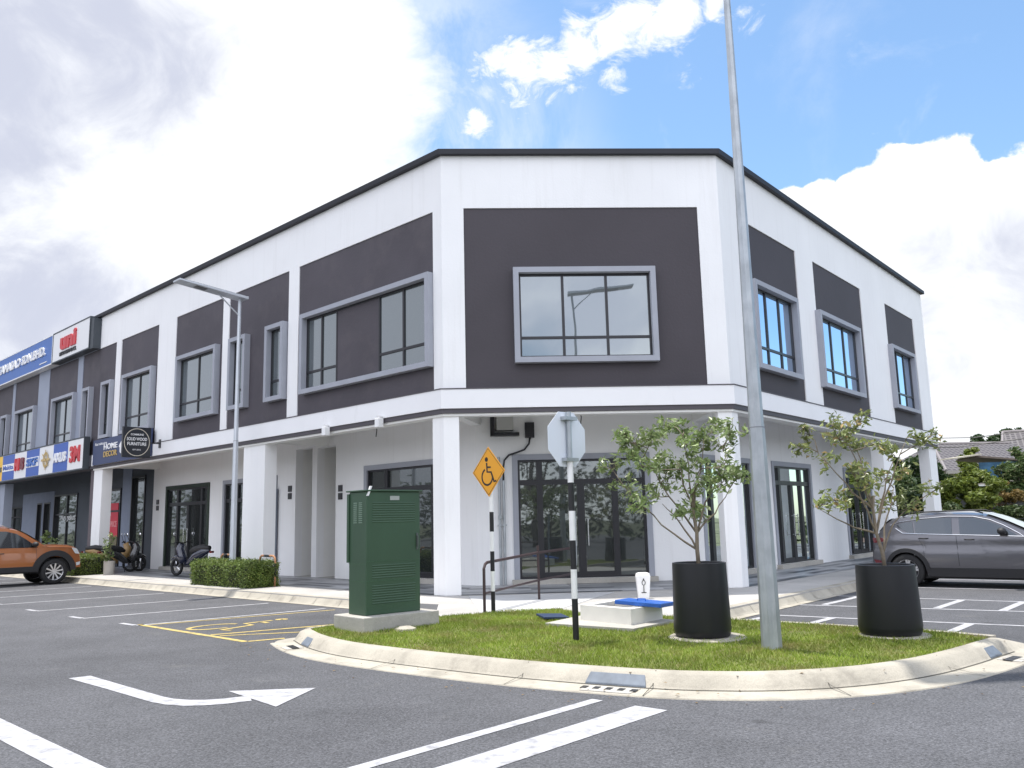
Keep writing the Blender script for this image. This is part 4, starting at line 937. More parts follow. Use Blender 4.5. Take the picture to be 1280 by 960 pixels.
# ------------------------------------------------------------------ vehicles
def lerp(P,x):
    if x<=P[0][0]: return P[0][1]
    for (a,b_),(c,d) in zip(P[:-1],P[1:]):
        if x<=c: t=(x-a)/(c-a) if c>a else 1; return b_+(d-b_)*t
    return P[-1][1]
def cr_prof(P,n=6):   # rounded profile
    out=[]
    for i in range(len(P)-1):
        p0,p1,p2,p3=P[max(i-1,0)],P[i],P[i+1],P[min(i+2,len(P)-1)]
        for k_ in range(n):
            t=k_/n; out.append(tuple(.5*((2*p1[j])+(-p0[j]+p2[j])*t+(2*p0[j]-5*p1[j]+4*p2[j]-p3[j])*t*t+(-p0[j]+3*p1[j]-3*p2[j]+p3[j])*t**3) for j in (0,1)))
    out.append(P[-1]); return out
def car(name,label,cat,loc,rz,s,paintm,scale=1.):
    e=empty(name,label,cat,loc,rz)
    e.scale=(scale,)*3
    topP=cr_prof(s['top'],5); X0,X1=topP[0][0],topP[-1][0]
    hw,belt,wr,wh=s['hw'],s['belt'],s['wr'],s['wheels']; roofz=max(p[1] for p in topP)
    def width(x):
        f=(x-(X0+X1)/2)/((X1-X0)/2); return hw*(1-.16*abs(f)**s.get('tap',5))
    def yat(x,z):
        w=width(x); 
        if z<=belt:
            q_=(z-.62)/(belt-.62); return w*(1-.035*max(0,q_)**2-.05*max(0,(.62-z)/.4)**2)- (.02*math.exp(-((z-belt+.22)/.05)**2) if s.get('crease') else 0)
        return w*.965-s['tumble']*(z-belt)/(roofz-belt)
    def zbot(x):
        z=s['sill']
        for xw in wh:
            d=abs(x-xw); Ra=wr*s.get('arch',1.17)
            if d<Ra: z=max(z,wr+math.sqrt(Ra*Ra-d*d))
        if x<X0+.35 or x>X1-.35: z=max(z,s['sill']+.04)
        return z
    xs=sorted(set([round(X0+(X1-X0)*i/110,4) for i in range(111)]+[round(xw+wr*s.get('arch',1.17)*math.cos(R(a)),4) for xw in wh for a in range(0,181,9)]))
    nz=16; ny=7; rows=[]
    for x in xs:
        zt=lerp(topP,x); zb=min(zbot(x),zt-.08); ze=zt-.05 if zt>belt+.1 else zt-.06
        row=[]
        for k_ in range(nz): z=zb+(ze-zb)*k_/(nz-1); row.append((x,yat(x,z),z))
        ye=yat(x,ze)
        for k_ in range(1,ny+1):
            a=k_/ny; row.append((x,ye*(1-a)*(1.0 if a>0 else 1)-0,ze+(zt-ze)*min(1,1.9*a)**.6+.03*math.sin(a*math.pi/2)))
        rows.append(row)
    b_=MB(); k=nz+ny
    for r_ in rows: b_.v += r_+[(x,-y,z) for x,y,z in r_]
    for i in range(len(rows)-1):
        for j in range(k-1):
            a=i*2*k+j; c=(i+1)*2*k+j
            b_.f.append((a,a+1,c+1,c)); b_.f.append((a+k,c+k,c+k+1,a+k+1))
    for i,fl in ((0,1),(len(rows)-1,0)):
        for j in range(k-1):
            a=i*2*k+j; q_=(a,a+k,a+k+1,a+1); b_.f.append(q_ if fl else q_[::-1])
    body=b_.build('body',paintm,e,smooth=38)
    # underside
    MB().box(X0+.25,X1-.25,-hw*.80,hw*.80,s['sill']-.08,s['sill']+.35).build('underbody',CLAD,e)
    def side(poly,off,sg,tri=False):
        return [(x,sg*(yat(x,z)+off),z) for x,z in poly]
    def dens(poly,st=.12):
        out=[]
        for i in range(len(poly)):
            a,b1=poly[i],poly[(i+1)%len(poly)]; m_=max(1,int(math.hypot(b1[0]-a[0],b1[1]-a[1])/st))
            out += [(a[0]+(b1[0]-a[0])*j/m_,a[1]+(b1[1]-a[1])*j/m_) for j in range(m_)]
        return out
    for sg in (-1,1):
        for poly in s['windows']:
            P=dens(poly); f_=tuple(range(len(P))) if sg<0 else tuple(reversed(range(len(P))))
            MB().add(side(P,.010,sg),[f_]).build('side_window',CARGLASS,e)
        if s.get('chrome'):
            MB().tube(side(s['chrome'],.014,sg),.011,6).build('window_trim',CHROME,e)
        sm_=MB()
        for sa in s['seams']: sm_.tube(side(dens(sa+sa[::-1])[:max(2,len(dens(sa+sa[::-1]))//2+1)],.0015,sg),.0045,4)
        sm_.build('door_seam',BLACKP,e)
        for (x,z) in s['handles']:
            MB().tube([(x-.09,sg*(yat(x,z)+.012),z),(x-.06,sg*(yat(x,z)+.035),z+.004),(x+.07,sg*(yat(x,z)+.035),z+.004),(x+.10,sg*(yat(x,z)+.012),z)],.014,6).build('door_handle',s.get('handlem',CLAD),e,smooth=1)
        cx,cz_=s['mirror']; yb=yat(cx,cz_)
        MB().add(*(lambda c:(c.v,c.f))(MB().lathe([(0,-.09),(.06,-.085),(.095,-.04),(.10,.02),(.075,.06),(0,.07)],12,(0,0,0),'x'))).xform(Matrix.Translation((cx+.0,sg*(yb+.13),cz_+.03))@Matrix.Diagonal((1.,1.35,.8,1))).tube([(cx+.02,sg*yb,cz_-.05),(cx,sg*(yb+.08),cz_)],.025,6).build('wing_mirror',CLAD if not s.get('mir') else s['mir'],e,smooth=1)
        # arch cladding
        for xw in wh:
            ac=MB()
            Ri,Ro=wr*s.get('arch',1.17)-.02,wr*s.get('arch',1.17)+s.get('flare',.07)
            P=[]
            for a in range(0,181,6):
                for rr,of in ((Ri,-.10),(Ri,.022),(Ro-.01,.020),(Ro,-.01)):
                    x=xw+rr*math.cos(R(a)); z=max(s['sill']-.03,wr+rr*math.sin(R(a))); P.append((x,sg*(yat(min(max(x,X0),X1),z)+of),z))
            m_=len(P)//4; ac.add(P,[(4*i+j,4*i+j+1,4*i+4+j+1,4*i+4+j) for i in range(m_-1) for j in range(3)])
            ac.build('wheel_arch',s.get('archm',CLAD),e,smooth=40)
        # sill cladding
        xa,xb=wh[0]+wr*1.2,wh[1]-wr*1.2; ns=12
        sl=MB(); P=[]
        for i in range(ns+1):
            x=xa+(xb-xa)*i/ns; z0_=s['sill']
            P += [(x,sg*(hw*.86),z0_-.05),(x,sg*(yat(x,z0_)+.02),z0_-.03),(x,sg*(yat(x,z0_+.13)+.015),z0_+s.get('sillh',.13)),(x,sg*(yat(x,z0_+.14)-.01),z0_+s.get('sillh',.13)+.01)]
        sl.add(P,[(4*i+j,4*i+j+1,4*i+4+j+1,4*i+4+j) for i in range(ns) for j in range(3)]); sl.build('sill_trim',CLAD,e)
        if s.get('rail'):
            ra=s['rail']; MB().tube([(x,sg*(yat(x,belt)*1.0-s['tumble']-.06),lerp(topP,x)+dz) for x,dz in ra],.018,6).build('roof_rail',s.get('railm',CHROME),e,smooth=1)
        # lights
        for nm,pl_,mm in s['lights']:
            P=dens(pl_,.08); f_=tuple(range(len(P))) if sg<0 else tuple(reversed(range(len(P))))
            MB().add(side(P,.012,sg),[f_]).build(nm,mm,e)
    # glass front / rear on the top surface
    for nm,xa,xb,inset in s['screens']:
        sc_=MB(); nx=10
        for i in range(nx+1):
            x=xa+(xb-xa)*i/nx; zt=lerp(topP,x); y_=yat(x,max(zt-.05,belt))-inset
            for jj in range(9):
                v=-1+2*jj/8; sc_.v.append((x,y_*v,zt+.032*(1-v*v)**.5*.9+.012))
        sc_.f=[(i*9+j,i*9+j+1,(i+1)*9+j+1,(i+1)*9+j) for i in range(nx) for j in range(8)]
        sc_.build(nm,CARGLASS,e,smooth=1)
    # wheels
    tw=s.get('tw',.115)
    for xw in wh:
        for sg in (-1,1):
            yc=sg*(hw-tw*1.05)
            w_=MB().lathe([(wr*.66,-tw),(wr*.90,-tw*1.02),(wr*.985,-tw*.8),(wr,-tw*.4),(wr,tw*.4),(wr*.985,tw*.8),(wr*.90,tw*1.02),(wr*.66,tw)],36,(xw,yc,wr),'y').build('wheel',RUBBER,e,smooth=50)
            rm=MB().lathe([(wr*.67,tw*.98*sg),(wr*.64,tw*.9*sg),(wr*.60,tw*.5*sg),(wr*.60,-tw*.6*sg)],36,(xw,yc,wr),'y')
            ns_=s['spokes']; 
            for i in range(ns_):
                for dd in ((-.13,.13) if s['twin'] else (0,)):
                    a=2*math.pi*i/ns_+.2+dd; a2=2*math.pi*i/ns_+.2+dd*.35
                    def Z(r_,aa,ww,yy): 
                        c=Vector((math.cos(aa),0,math.sin(aa))); t_=Vector((-math.sin(aa),0,math.cos(aa))); p=Vector((xw,yc+sg*yy,wr))+c*r_+t_*ww; return tuple(p)
                    h1,h2=wr*.045*s.get('sw',1),wr*.06*s.get('sw',1)
                    rm.add([Z(wr*.10,a2,-h1,tw*.80),Z(wr*.10,a2,h1,tw*.80),Z(wr*.65,a,h2,tw*.92),Z(wr*.65,a,-h2,tw*.92),Z(wr*.10,a2,-h1,tw*.55),Z(wr*.10,a2,h1,tw*.55),Z(wr*.65,a,h2,tw*.6),Z(wr*.65,a,-h2,tw*.6)],[(0,1,2,3),(0,3,7,4),(1,2,6,5),(4,5,6,7)])
            rm.lathe([(0,tw*.86*sg),(wr*.11,tw*.84*sg),(wr*.13,tw*.6*sg)],16,(xw,yc,wr),'y')
            rm.build('rim',ALLOY,w_,smooth=30)
            MB().lathe([(0,tw*.30*sg),(wr*.60,tw*.30*sg)],24,(xw,yc,wr),'y').build('brake_disc',CLAD,w_)
    return e,yat
SUVP=mat('grey_metallic_paint',(.125,.123,.135),.28,.6,coat=1.)
TAIL=mat('tail_lamp',(.14,.01,.015),.15,coat=1.); TEAL=mat('tail_lens_teal',(.02,.12,.13),.15,coat=1.); HEADL=mat('head_lamp',(.55,.58,.60),.1,coat=1.)
suv=dict(top=[(-2.20,.72),(-2.19,1.0),(-2.08,1.18),(-1.93,1.36),(-1.80,1.50),(-1.5,1.585),(-1.0,1.64),(-.4,1.66),(.2,1.61),(.6,1.47),(.95,1.30),(1.22,1.17),(1.5,1.11),(1.95,1.04),(2.25,.92),(2.35,.72)],
 hw=.93,belt=1.14,wr=.365,wheels=(-1.42,1.43),sill=.27,tumble=.20,crease=True,flare=.075,sillh=.16,
 windows=[[(-1.62,1.37),(-1.32,1.205),(-1.22,1.20),(-1.26,1.46),(-1.48,1.43)],[(-1.18,1.20),(-.42,1.175),(-.43,1.53),(-.75,1.535),(-1.22,1.47)],[(-.26,1.17),(.86,1.14),(.55,1.34),(.30,1.45),(.0,1.52),(-.28,1.535)]],
 chrome=[(-1.62,1.31),(-1.46,1.20),(-1.1,1.182),(-.4,1.16),(.3,1.14),(.98,1.115),(.90,1.18),(.60,1.36),(.35,1.475),(.02,1.55),(-.5,1.565),(-1.1,1.52),(-1.55,1.45),(-1.75,1.38)],
 seams=[[(-.34,1.16),(-.32,.48)],[(.98,1.10),(1.00,.48)],[(-1.18,1.19),(-1.04,.90),(-1.02,.50)],[(-2.0,.95),(-1.85,.98)]],handles=[(-.08,1.05),(-1.02,1.08)],mirror=(.60,1.20),
 rail=[(-1.5,.0),(-1.3,.055),(.0,.055),(.2,.01)],railm=CLAD,
 lights=[('tail_light',[(-2.17,1.10),(-2.15,.98),(-1.82,1.02),(-1.88,1.10)],TAIL),('rear_reflector',[(-2.17,.60),(-2.14,.52),(-1.98,.52),(-2.0,.58)],TAIL),('headlight',[(1.85,1.01),(2.22,.93),(2.27,.82),(2.0,.88)],HEADL)],
 screens=[('rear_screen',-2.05,-1.80,.10),('windscreen',.26,1.14,.10)],spokes=5,twin=True,sw=1.1)
hd=Vector((nR[0],nR[1],0)).normalized(); az=math.atan2(hd.y,hd.x)
r=Vector((8.56,18.95,0))     # rear wheel contact, near side
left=Vector((-hd.y,hd.x,0)); s_=.95
cx=r+hd*1.42*s_+left*.82*s_
suv_o,_=car('grey_suv','dark grey five door SUV parked nose out beside the right side of the building','car',(cx.x,cx.y,0),az,suv,SUVP,s_)
ORP_=mat('orange_metallic_paint',(.36,.125,.04),.33,.45,coat=.9)
pk=dict(top=[(-2.68,.95),(-2.66,1.12),(-1.30,1.14),(-1.22,1.16),(-1.16,1.72),(-1.0,1.80),(-.4,1.845),(.2,1.83),(.62,1.72),(1.0,1.48),(1.32,1.27),(1.5,1.235),(2.1,1.205),(2.32,1.13),(2.42,.95),(2.44,.66)],
 hw=.93,belt=1.16,wr=.40,wheels=(-1.60,1.62),sill=.46,tumble=.19,arch=1.28,flare=.17,tap=6,
 windows=[[(-1.08,1.20),(-.22,1.19),(-.24,1.70),(-.95,1.68)],[(-.12,1.19),(1.10,1.18),(.74,1.46),(.50,1.62),(.20,1.70),(-.12,1.71)]],
 seams=[[(-.17,1.17),(-.17,.60)],[(1.05,1.17),(1.10,.62)],[(-1.16,1.17),(-1.16,.60)],[(1.22,1.19),(1.9,1.15),(2.25,1.10)]],handles=[(.04,1.02),(-.95,1.03)],mirror=(1.0,1.25),
 rail=[(-1.0,-.02),(-.9,.05),(.1,.05),(.32,-.02)],railm=ALLOY,
 lights=[('headlight',[(2.12,1.14),(2.30,1.10),(2.39,.93),(2.24,.95)],HEADL),('fog_lamp',[(2.28,.66),(2.42,.68),(2.41,.58),(2.30,.56)],HEADL),('tail_light',[(-2.66,1.10),(-2.50,1.10),(-2.50,.80),(-2.66,.80)],TAIL)],
 screens=[('windscreen',.60,1.28,.10)],spokes=10,twin=False,sw=1.0,tw=.13)
hd=Vector((-nL[0],-nL[1],0)).normalized(); az=math.atan2(hd.y,hd.x); left=Vector((-hd.y,hd.x,0)); s_=.97
r=Vector((-14.42,26.95,0)); cx=r-hd*1.62*s_+left*.82*s_
pko,_=car('orange_pickup','orange double cab pickup truck with black arches parked at the left edge','pickup truck',(cx.x,cx.y,0),az,pk,ORP_,s_)

# motor scooters ---------------------------------------------------------------
def scooter(label,loc,rz,bodym,group='parked scooters'):
    e=empty('motor_scooter',label,'scooter',loc,rz,group)
    for xw,nm in ((-.62,'wheel'),(.62,'wheel')):
        w=MB().lathe([(.19,-.03),(.24,-.05),(.27,-.03),(.275,0),(.27,.03),(.24,.05),(.19,.03),(.19,-.03)],24,(xw,0,.275),'y').build('wheel',RUBBER,e,smooth=1)
        r_=MB()
        for i in range(5):
            a=i*1.2566; r_.bar((xw,0,.275),(xw+.2*math.cos(a),0,.275+.2*math.sin(a)),.022)
        r_.build('rim',ALLOY,w)
    def blob(pts,rs,m,nm): 
        return MB().tube(pts,rs,12).build(nm,m,e,smooth=1)
    blob([(-.85,0,.78),(-.6,0,.74),(-.25,0,.60),(0,0,.42),(.2,0,.36)],[.05,.13,.14,.11,.07],bodym,'body')
    blob([(.30,0,.40),(.42,0,.62),(.50,0,.84),(.42,0,1.0)],[.12,.15,.13,.09],bodym,'front_shield')
    blob([(.62,0,.30),(.52,0,.62),(.40,0,.98)],[.035,.04,.04],CLAD,'fork')
    blob([(.38,.045,.56),(.62,.0,.58),(.88,0,.50)],[.05,.08,.03],bodym,'front_mudguard')
    blob([(-.85,0,.85),(-.55,0,.86),(-.15,0,.79),(.02,0,.74)],[.07,.11,.11,.05],CLAD,'seat')
    MB().tube([(.36,-.34,1.02),(.38,-.2,1.06),(.40,0,1.0),(.38,.2,1.06),(.36,.34,1.02)],.02,8).build('handlebar',CLAD,e,smooth=1)
    for sg in (-1,1):
        m_=MB().tube([(.38,sg*.26,1.05),(.34,sg*.34,1.26)],.008,6).build('mirror_stalk',CLAD,e)
        MB().lathe([(0,-.012),(.055,-.01),(.06,.0),(0,.012)],14,(.34,sg*.35,1.30),'x').build('mirror',CHROME,m_,smooth=1)
    MB().lathe([(0,.02),(.055,.01),(.07,-.05)],14,(.56,0,.92),'x').build('headlight',HEADL,e,smooth=1)
    MB().box(-.99,-.90,-.05,.05,.70,.76).build('tail_light',TAIL,e); MB().tube([(-.35,.13,.30),(-.95,.17,.42)],[.03,.05],10).build('exhaust',GALV,e,smooth=1)
    MB().box(-.90,-.62,-.10,.10,.40,.43).box(-1.02,-.98,-.09,.09,.42,.58).build('number_plate_bracket',CLAD,e)
    MB().tube([(0,.0,.35),(-.05,-.16,.02)],.014,6).build('side_stand',CLAD,e)
    return e
p=FW('L',17.6,-.55,.155); scooter('black scooter seen from behind between the white column and the grey pier',p,math.atan2(-nL[1],-nL[0])+.25,mat('scooter_black',(.02,.02,.022),.25,coat=1.))
p=FW('L',12.9,-.75,.155); scooter('dark blue scooter side-on in front of the green-framed shopfront',p,math.atan2(ul[1],ul[0])+.25,mat('scooter_blue',(.010,.014,.035),.25,coat=1.))
p=FW('L',18.15,-.35,.155); scooter('tan coloured small motorcycle behind the plant pot beside the white column',p,math.atan2(-nL[1],-nL[0])-.5,mat('scooter_tan',(.32,.20,.08),.4))
# small grey pot with plant
p=FW('L',16.75,.25,.15); e=empty('plant_pot','small grey cylinder pot with an upright plant on the pavement left of the hedge','plant',p)
MB().lathe([(0,0),(.17,0),(.18,.45),(.16,.45),(.15,.40),(0,.40)],20).build('pot',CONC,e,smooth=40)
lf=MB(); 
for i in range(10): leaves(lf,(random.uniform(-.1,.1),random.uniform(-.1,.1),.5+i*.09),16,.15,.13,900+i,.8)
lf.build('foliage',LEAF_POT,e); MB().tube([(0,0,.4),(.02,0,1.3)],.015,5).build('stem',BARK,e)
p=FW('L',28.0,-1.4,.155); e=empty('corner_plant','leafy plant in a tan box by the dark shopfront above the pickup bonnet','plant',p)
MB().box(-.35,.35,-.18,.18,0,.75).build('planter_box',mat('tan_box',(.22,.15,.08),.7),e); lf=MB()
for i in range(7): leaves(lf,(random.uniform(-.25,.25),0,.85+i*.09),14,.2,.2,930+i,.8)
lf.build('foliage',LEAF_POT,e)

# ------------------------------------------------------------------ trees
def tree(label,loc,h,cr,ch,lm,seed,nclump=40,nleaf=130,lsize=.22,trunkh=None,lean=0,name='tree',group='trees behind the car park',gap=.42,cat='tree'):
    rd=random.Random(seed); e=empty(name,label,cat,loc,0,group)
    th=trunkh if trunkh is not None else h-ch*.75
    tk=MB(); tk.tube([(0,0,-.1),(.03*h*lean,.0,th*.5),(.05*h*lean,.02,th),(.06*h*lean,0,h-ch*.45)],[.03*h,.022*h,.018*h,.006*h],8)
    lf=MB(); base=Vector((.05*h*lean,.02,th*.9))
    for i in range(nclump):
        u_=rd.uniform(-1,1); a=rd.uniform(0,6.283); rr=rd.random()**.42; s=math.sqrt(1-u_*u_)
        wob=1+.28*math.sin(3*a+seed)+.15*math.sin(5*u_*2+seed*1.7)
        c=Vector((.05*h*lean+cr*rr*s*math.cos(a)*wob,cr*rr*s*math.sin(a)*wob,h-ch/2+ch/2*u_*rr))
        if c.z<.25: c.z=.25+rd.random()*.4
        if i%3==0:
            m_=base.lerp(c,.5)+Vector((0,0,-.05*h)); tk.tube([base,m_,c],[.010*h,.006*h,.002*h],5)
        rc=cr*rd.uniform(.16,.34)
        leaves(lf,c,int(nleaf*(rc/cr/.25)**1.5),rc,lsize,seed*1000+i,.75,.1,.55)
    tk.build('trunk',BARKD,e,smooth=1); lf.build('crown',lm,e)
    return e
LG1=leafmat('leaf_yellow_green',(.09,.13,.02),(.20,.24,.04),None,.5,.3,.8)
LG2=leafmat('leaf_dark_green',(.025,.05,.015),(.06,.10,.03),None,.5,.25,.6)
LG3=leafmat('leaf_mid_green',(.05,.085,.025),(.11,.16,.05),(.3,.28,.15),.5,.25,.8)
LG4=leafmat('leaf_autumn',(.16,.12,.03),(.30,.20,.07),None,.5,.3,.8)
tree('bright yellow-green bushy tree just right of the end column, above the grey car',(17.4,32.6,0),3.5,1.08,2.8,LG1,31,60,150,.17)
tree('orange tinged bush right of the yellow-green tree',(19.6,34.5,0),2.9,.8,1.5,LG4,32,24,90,.14)
tree('dark green tree seen under the ledge between the two end columns',(17.4,37.5,0),4.3,1.6,3.8,LG2,33,55,150,.22)
tree('mid green shrub low between the end columns',(14.6,32.0,0),2.7,1.3,2.3,LG3,34,40,140,.16)
tree('round dark tree rising between the two tiled roofs',(36.8,66.0,0),7.5,1.5,4.4,LG2,35,55,140,.3)
tree('leafy tree at the right edge in front of the solar panel roof',(22.6,37.5,0),4.3,1.15,2.2,LG3,36,55,140,.17)
tree('low spreading green shrub below the blue sheet wall',(19.2,32.6,0),1.9,1.3,1.6,LG3,37,36,130,.14)
tree('dark low shrub behind the windscreen of the grey car',(21.6,33.6,0),1.6,1.6,1.5,LG2,38,36,130,.15)
tree('dark undergrowth clump behind the end column',(16.2,34.3,0),2.0,1.5,1.9,LG2,39,36,130,.15)
tree('pale yellow-green treetop in front of the far grey roof',(26.7,50.0,0),5.3,.8,2.0,LG1,40,30,110,.2)
tree('small treetop showing above the ridge of the right tiled roof',(43.6,74,0),9.0,1.2,2.6,LG2,41,36,110,.3)
tree('green tree filling the gap left of the yellow-green one',(19.3,40.2,0),4.0,1.0,2.6,LG3,42,46,140,.2)
# trees across the road, behind the viewer (they show in the shop glass)
for i,(x_,y_,h_,cr_) in enumerate(((-5.5,-9,7.5,3.8),(4.5,-12,8.0,4.2),(13,-7,7.0,3.6),(-15,-14,7.5,4.0),(22,-14,8.,4.0))):
    tree(['spreading roadside tree across the road, mirrored in the left part of the front doors','spreading roadside tree across the road, mirrored in the right part of the front doors','roadside tree across the road to the right','roadside tree across the road to the far left','roadside tree across the road at the far right'][i],(x_,y_,0),h_,cr_,3.4,LG2,60+i,34,120,.26,trunkh=2.6,name='roadside_tree',group='roadside trees across the road')
hb_=MB(); 
hp=[(-75+i*1.3,-26+random.uniform(-1,1)) for i in range(110)]+[(-62+random.uniform(-1,1),-26+i*1.3) for i in range(75)]+[(48+random.uniform(-1,1),-26+i*1.3) for i in range(48)]
for i,(a,b_) in enumerate(hp):
    for z_ in (1.,2.9,4.4): leaves(hb_,(a,b_,z_+random.uniform(-.5,.6)),45,1.7,.6,3000+i*3+int(z_),.8)
tag(hb_.build('far_hedgerow',LG2),'distant line of greenery across the road','greenery',kind='stuff')

# ------------------------------------------------------------------ houses beyond
m=bpy.data.materials.new('roof_tiles'); m.use_nodes=True; nt=m.node_tree; N=nt.nodes; L=nt.links; b=N['Principled BSDF']
uvn=N.new('ShaderNodeUVMap'); br=N.new('ShaderNodeTexBrick'); br.offset=.0; br.inputs['Scale'].default_value=1; br.inputs['Brick Width'].default_value=.34; br.inputs['Row Height'].default_value=.36; br.inputs['Mortar Size'].default_value=.07; br.inputs['Mortar Smooth'].default_value=.4
br.inputs['Color1'].default_value=(.035,.03,.035,1); br.inputs['Color2'].default_value=(.05,.042,.048,1); br.inputs['Mortar'].default_value=(.13,.12,.12,1)
L.new(uvn.outputs[0],br.inputs['Vector']); L.new(br.outputs['Color'],b.inputs['Base Color']); b.inputs['Roughness'].default_value=.7; ROOFT=m
def house(label,loc,rz,lx,ly,wallh,roofh,wallm,solar=False,hip=1.5):
    e=empty('house',label,'house',loc,rz,'houses beyond the car park')
    w=MB().box(-lx/2,lx/2,-ly/2,ly/2,0,wallh).build('wall',wallm,e)
    ov=.5; a=lx/2+ov; c=ly/2+ov; h=hip
    vs=[(-a,-c,wallh),(a,-c,wallh),(a,c,wallh),(-a,c,wallh),(-a+h*1.6,0,wallh+roofh),(a-h*1.6,0,wallh+roofh)]
    fs=[(0,1,5,4),(1,2,5),(2,3,4,5),(3,0,4)]
    me=bpy.data.meshes.new('roof'); me.from_pydata(vs,[],fs); l=me.uv_layers.new(); k_=0
    sl=math.hypot(c,roofh)/c
    for f_ in fs:
        for vi in f_:
            v=vs[vi]; l.data[k_].uv=(v[0],v[1]*sl) if len(f_)==4 else (v[1],v[0]*1.2); k_+=1
    me.materials.append(ROOFT); o_=bpy.data.objects.new('roof',me); COL.objects.link(o_); o_.parent=e
    for yy in (-c-.03,c-.05): MB().box(-a,a,yy,yy+.08,wallh-.2,wallh-.01).build('fascia',mat('fascia_board',(.35,.33,.30),.7),e)
    MB().tube([(-a+h*1.6,0,wallh+roofh),(a-h*1.6,0,wallh+roofh)],.12,6).tube([(-a,-c,wallh),(-a+h*1.6,0,wallh+roofh)],.1,6).build('ridge',mat('ridge_tile',(.22,.2,.2),.7),e)
    if solar:
        sp=MB(); fr_=MB(); nrm_=Vector((0,-roofh,c)).normalized()
        for i in range(3):
            x0=-.9+i*1.75
            def S(x,t_): return (x,-c*(1-t_)-0+ -nrm_.y*-.12,wallh+roofh*t_+.10)
            sp.add([S(x0,.35),S(x0+1.6,.35),S(x0+1.6,.88),S(x0,.88)],[(0,1,2,3)])
            fr_.tube([S(x0,.35),S(x0+1.6,.35),S(x0+1.6,.88),S(x0,.88),S(x0,.35)],.03,4)
        sp.build('solar_panel',mat('solar_blue',(.015,.02,.045),.2,coat=1.),e); fr_.build('solar_frame',ALLOY,e)
    for i,x in enumerate((-lx*.3,0,lx*.3)):
        wn=MB().box(x-.6,x+.6,-ly/2-.06,-ly/2-.005,wallh-2.1,wallh-.9).build('window',WHITEP,e); MB().box(x-.52,x+.52,-ly/2-.08,-ly/2-.061,wallh-2.02,wallh-.98).build('pane',CARGLASS,wn)
    return e
HW1=mat('house_wall_cream',(.40,.36,.31),.8,var=.08)
house('far house with a grey tiled hip roof, partly hidden by the end of the building',(31.8,59,0),R(6),9.5,9,4.1,2.1,HW1)
house('far house with a tall grey tiled roof carrying solar panels, at the right edge',(42.3,61.5,0),R(-26),12,9,4.7,2.7,HW1,True,.4)
# shed with blue sheet side
og=(22.3,41.0,0); e=empty('shed','low shed with a weathered blue sheet side and a pale sloping roof','shed',og,R(-12))
MB().box(-.9,2.6,-1.2,1.2,0,2.4).build('frame',mat('shed_dark',(.05,.045,.04),.8),e)
MB().box(-.3,1.6,-1.30,-1.21,2.95,3.80).build('blue_sheet',mat('weathered_blue_sheet',(.06,.17,.30),.6,var=.35,vscale=2.5,dirt=((.03,.10,.16),3,.45,.7,.8,(.5,1,4))),e)
MB().hexa([(-.5,-1.5,4.05),(3.1,-1.5,3.62),(3.1,1.5,3.62),(-.5,1.5,4.05),(-.5,-1.5,4.13),(3.1,-1.5,3.70),(3.1,1.5,3.70),(-.5,1.5,4.13)]).build('roof',mat('shed_roof_rust',(.20,.16,.13),.8,var=.2),e)
MB().hexa([(-1.3,-1.8,4.0),(-.3,-1.8,4.12),(-.3,1.4,4.22),(-1.3,1.4,4.10),(-1.3,-1.8,4.06),(-.3,-1.8,4.18),(-.3,1.4,4.28),(-1.3,1.4,4.16)]).build('canopy',mat('pale_canopy',(.55,.50,.40),.7),e)
# lean-to and boundary wall
og=(25.2,40.0,0); e=empty('lean_to','dark lean-to roof over a pinkish block wall at the far right','lean-to',og,R(-10))
MB().box(-2.6,3.2,0,.2,0,1.55).build('block_wall',mat('pink_block',(.42,.30,.25),.85,var=.25,vscale=2),e)
MB().hexa([(-2.8,-1.0,1.75),(3.3,-1.0,1.75),(3.3,1.6,2.5),(-2.8,1.6,2.5),(-2.8,-1.0,1.83),(3.3,-1.0,1.83),(3.3,1.6,2.58),(-2.8,1.6,2.58)]).build('roof',mat('lean_to_roof',(.06,.065,.07),.7,var=.2),e)
for x in (-2.6,0.2,3.0): MB().box(x,x+.1,-.95,-.85,0,1.74).build('post',WHITEP,e)
fx=[(14,30.8),(31,30.2)]
e=empty('boundary_fence','low dark mesh fence with thin posts behind the grey car','fence',(22,31.5,0),R(-3))
for i in range(13): MB().box(-8+i*1.4,-7.95+i*1.4,-.025,.025,0,1.35).build('post',mat('fence_post',(.45,.44,.40),.7),e)
MB().box(-8,9,-.01,.01,1.25,1.28).box(-8,9,-.01,.01,.7,.72).box(-8,9,-.01,.01,.2,.22).build('rail',CLAD,e)
w=MB(); w.tube([(18,50,5.4),(24,46,5.0),(30,42,5.55),(38,36,6.6)],.025,5); w.tube([(18,50,5.9),(25,46,5.5),(31,42,6.0),(38,36,7.2)],.02,5)
tag(w.build('overhead_wire',ALU),'thin black overhead wires crossing in front of the far roofs','wire')

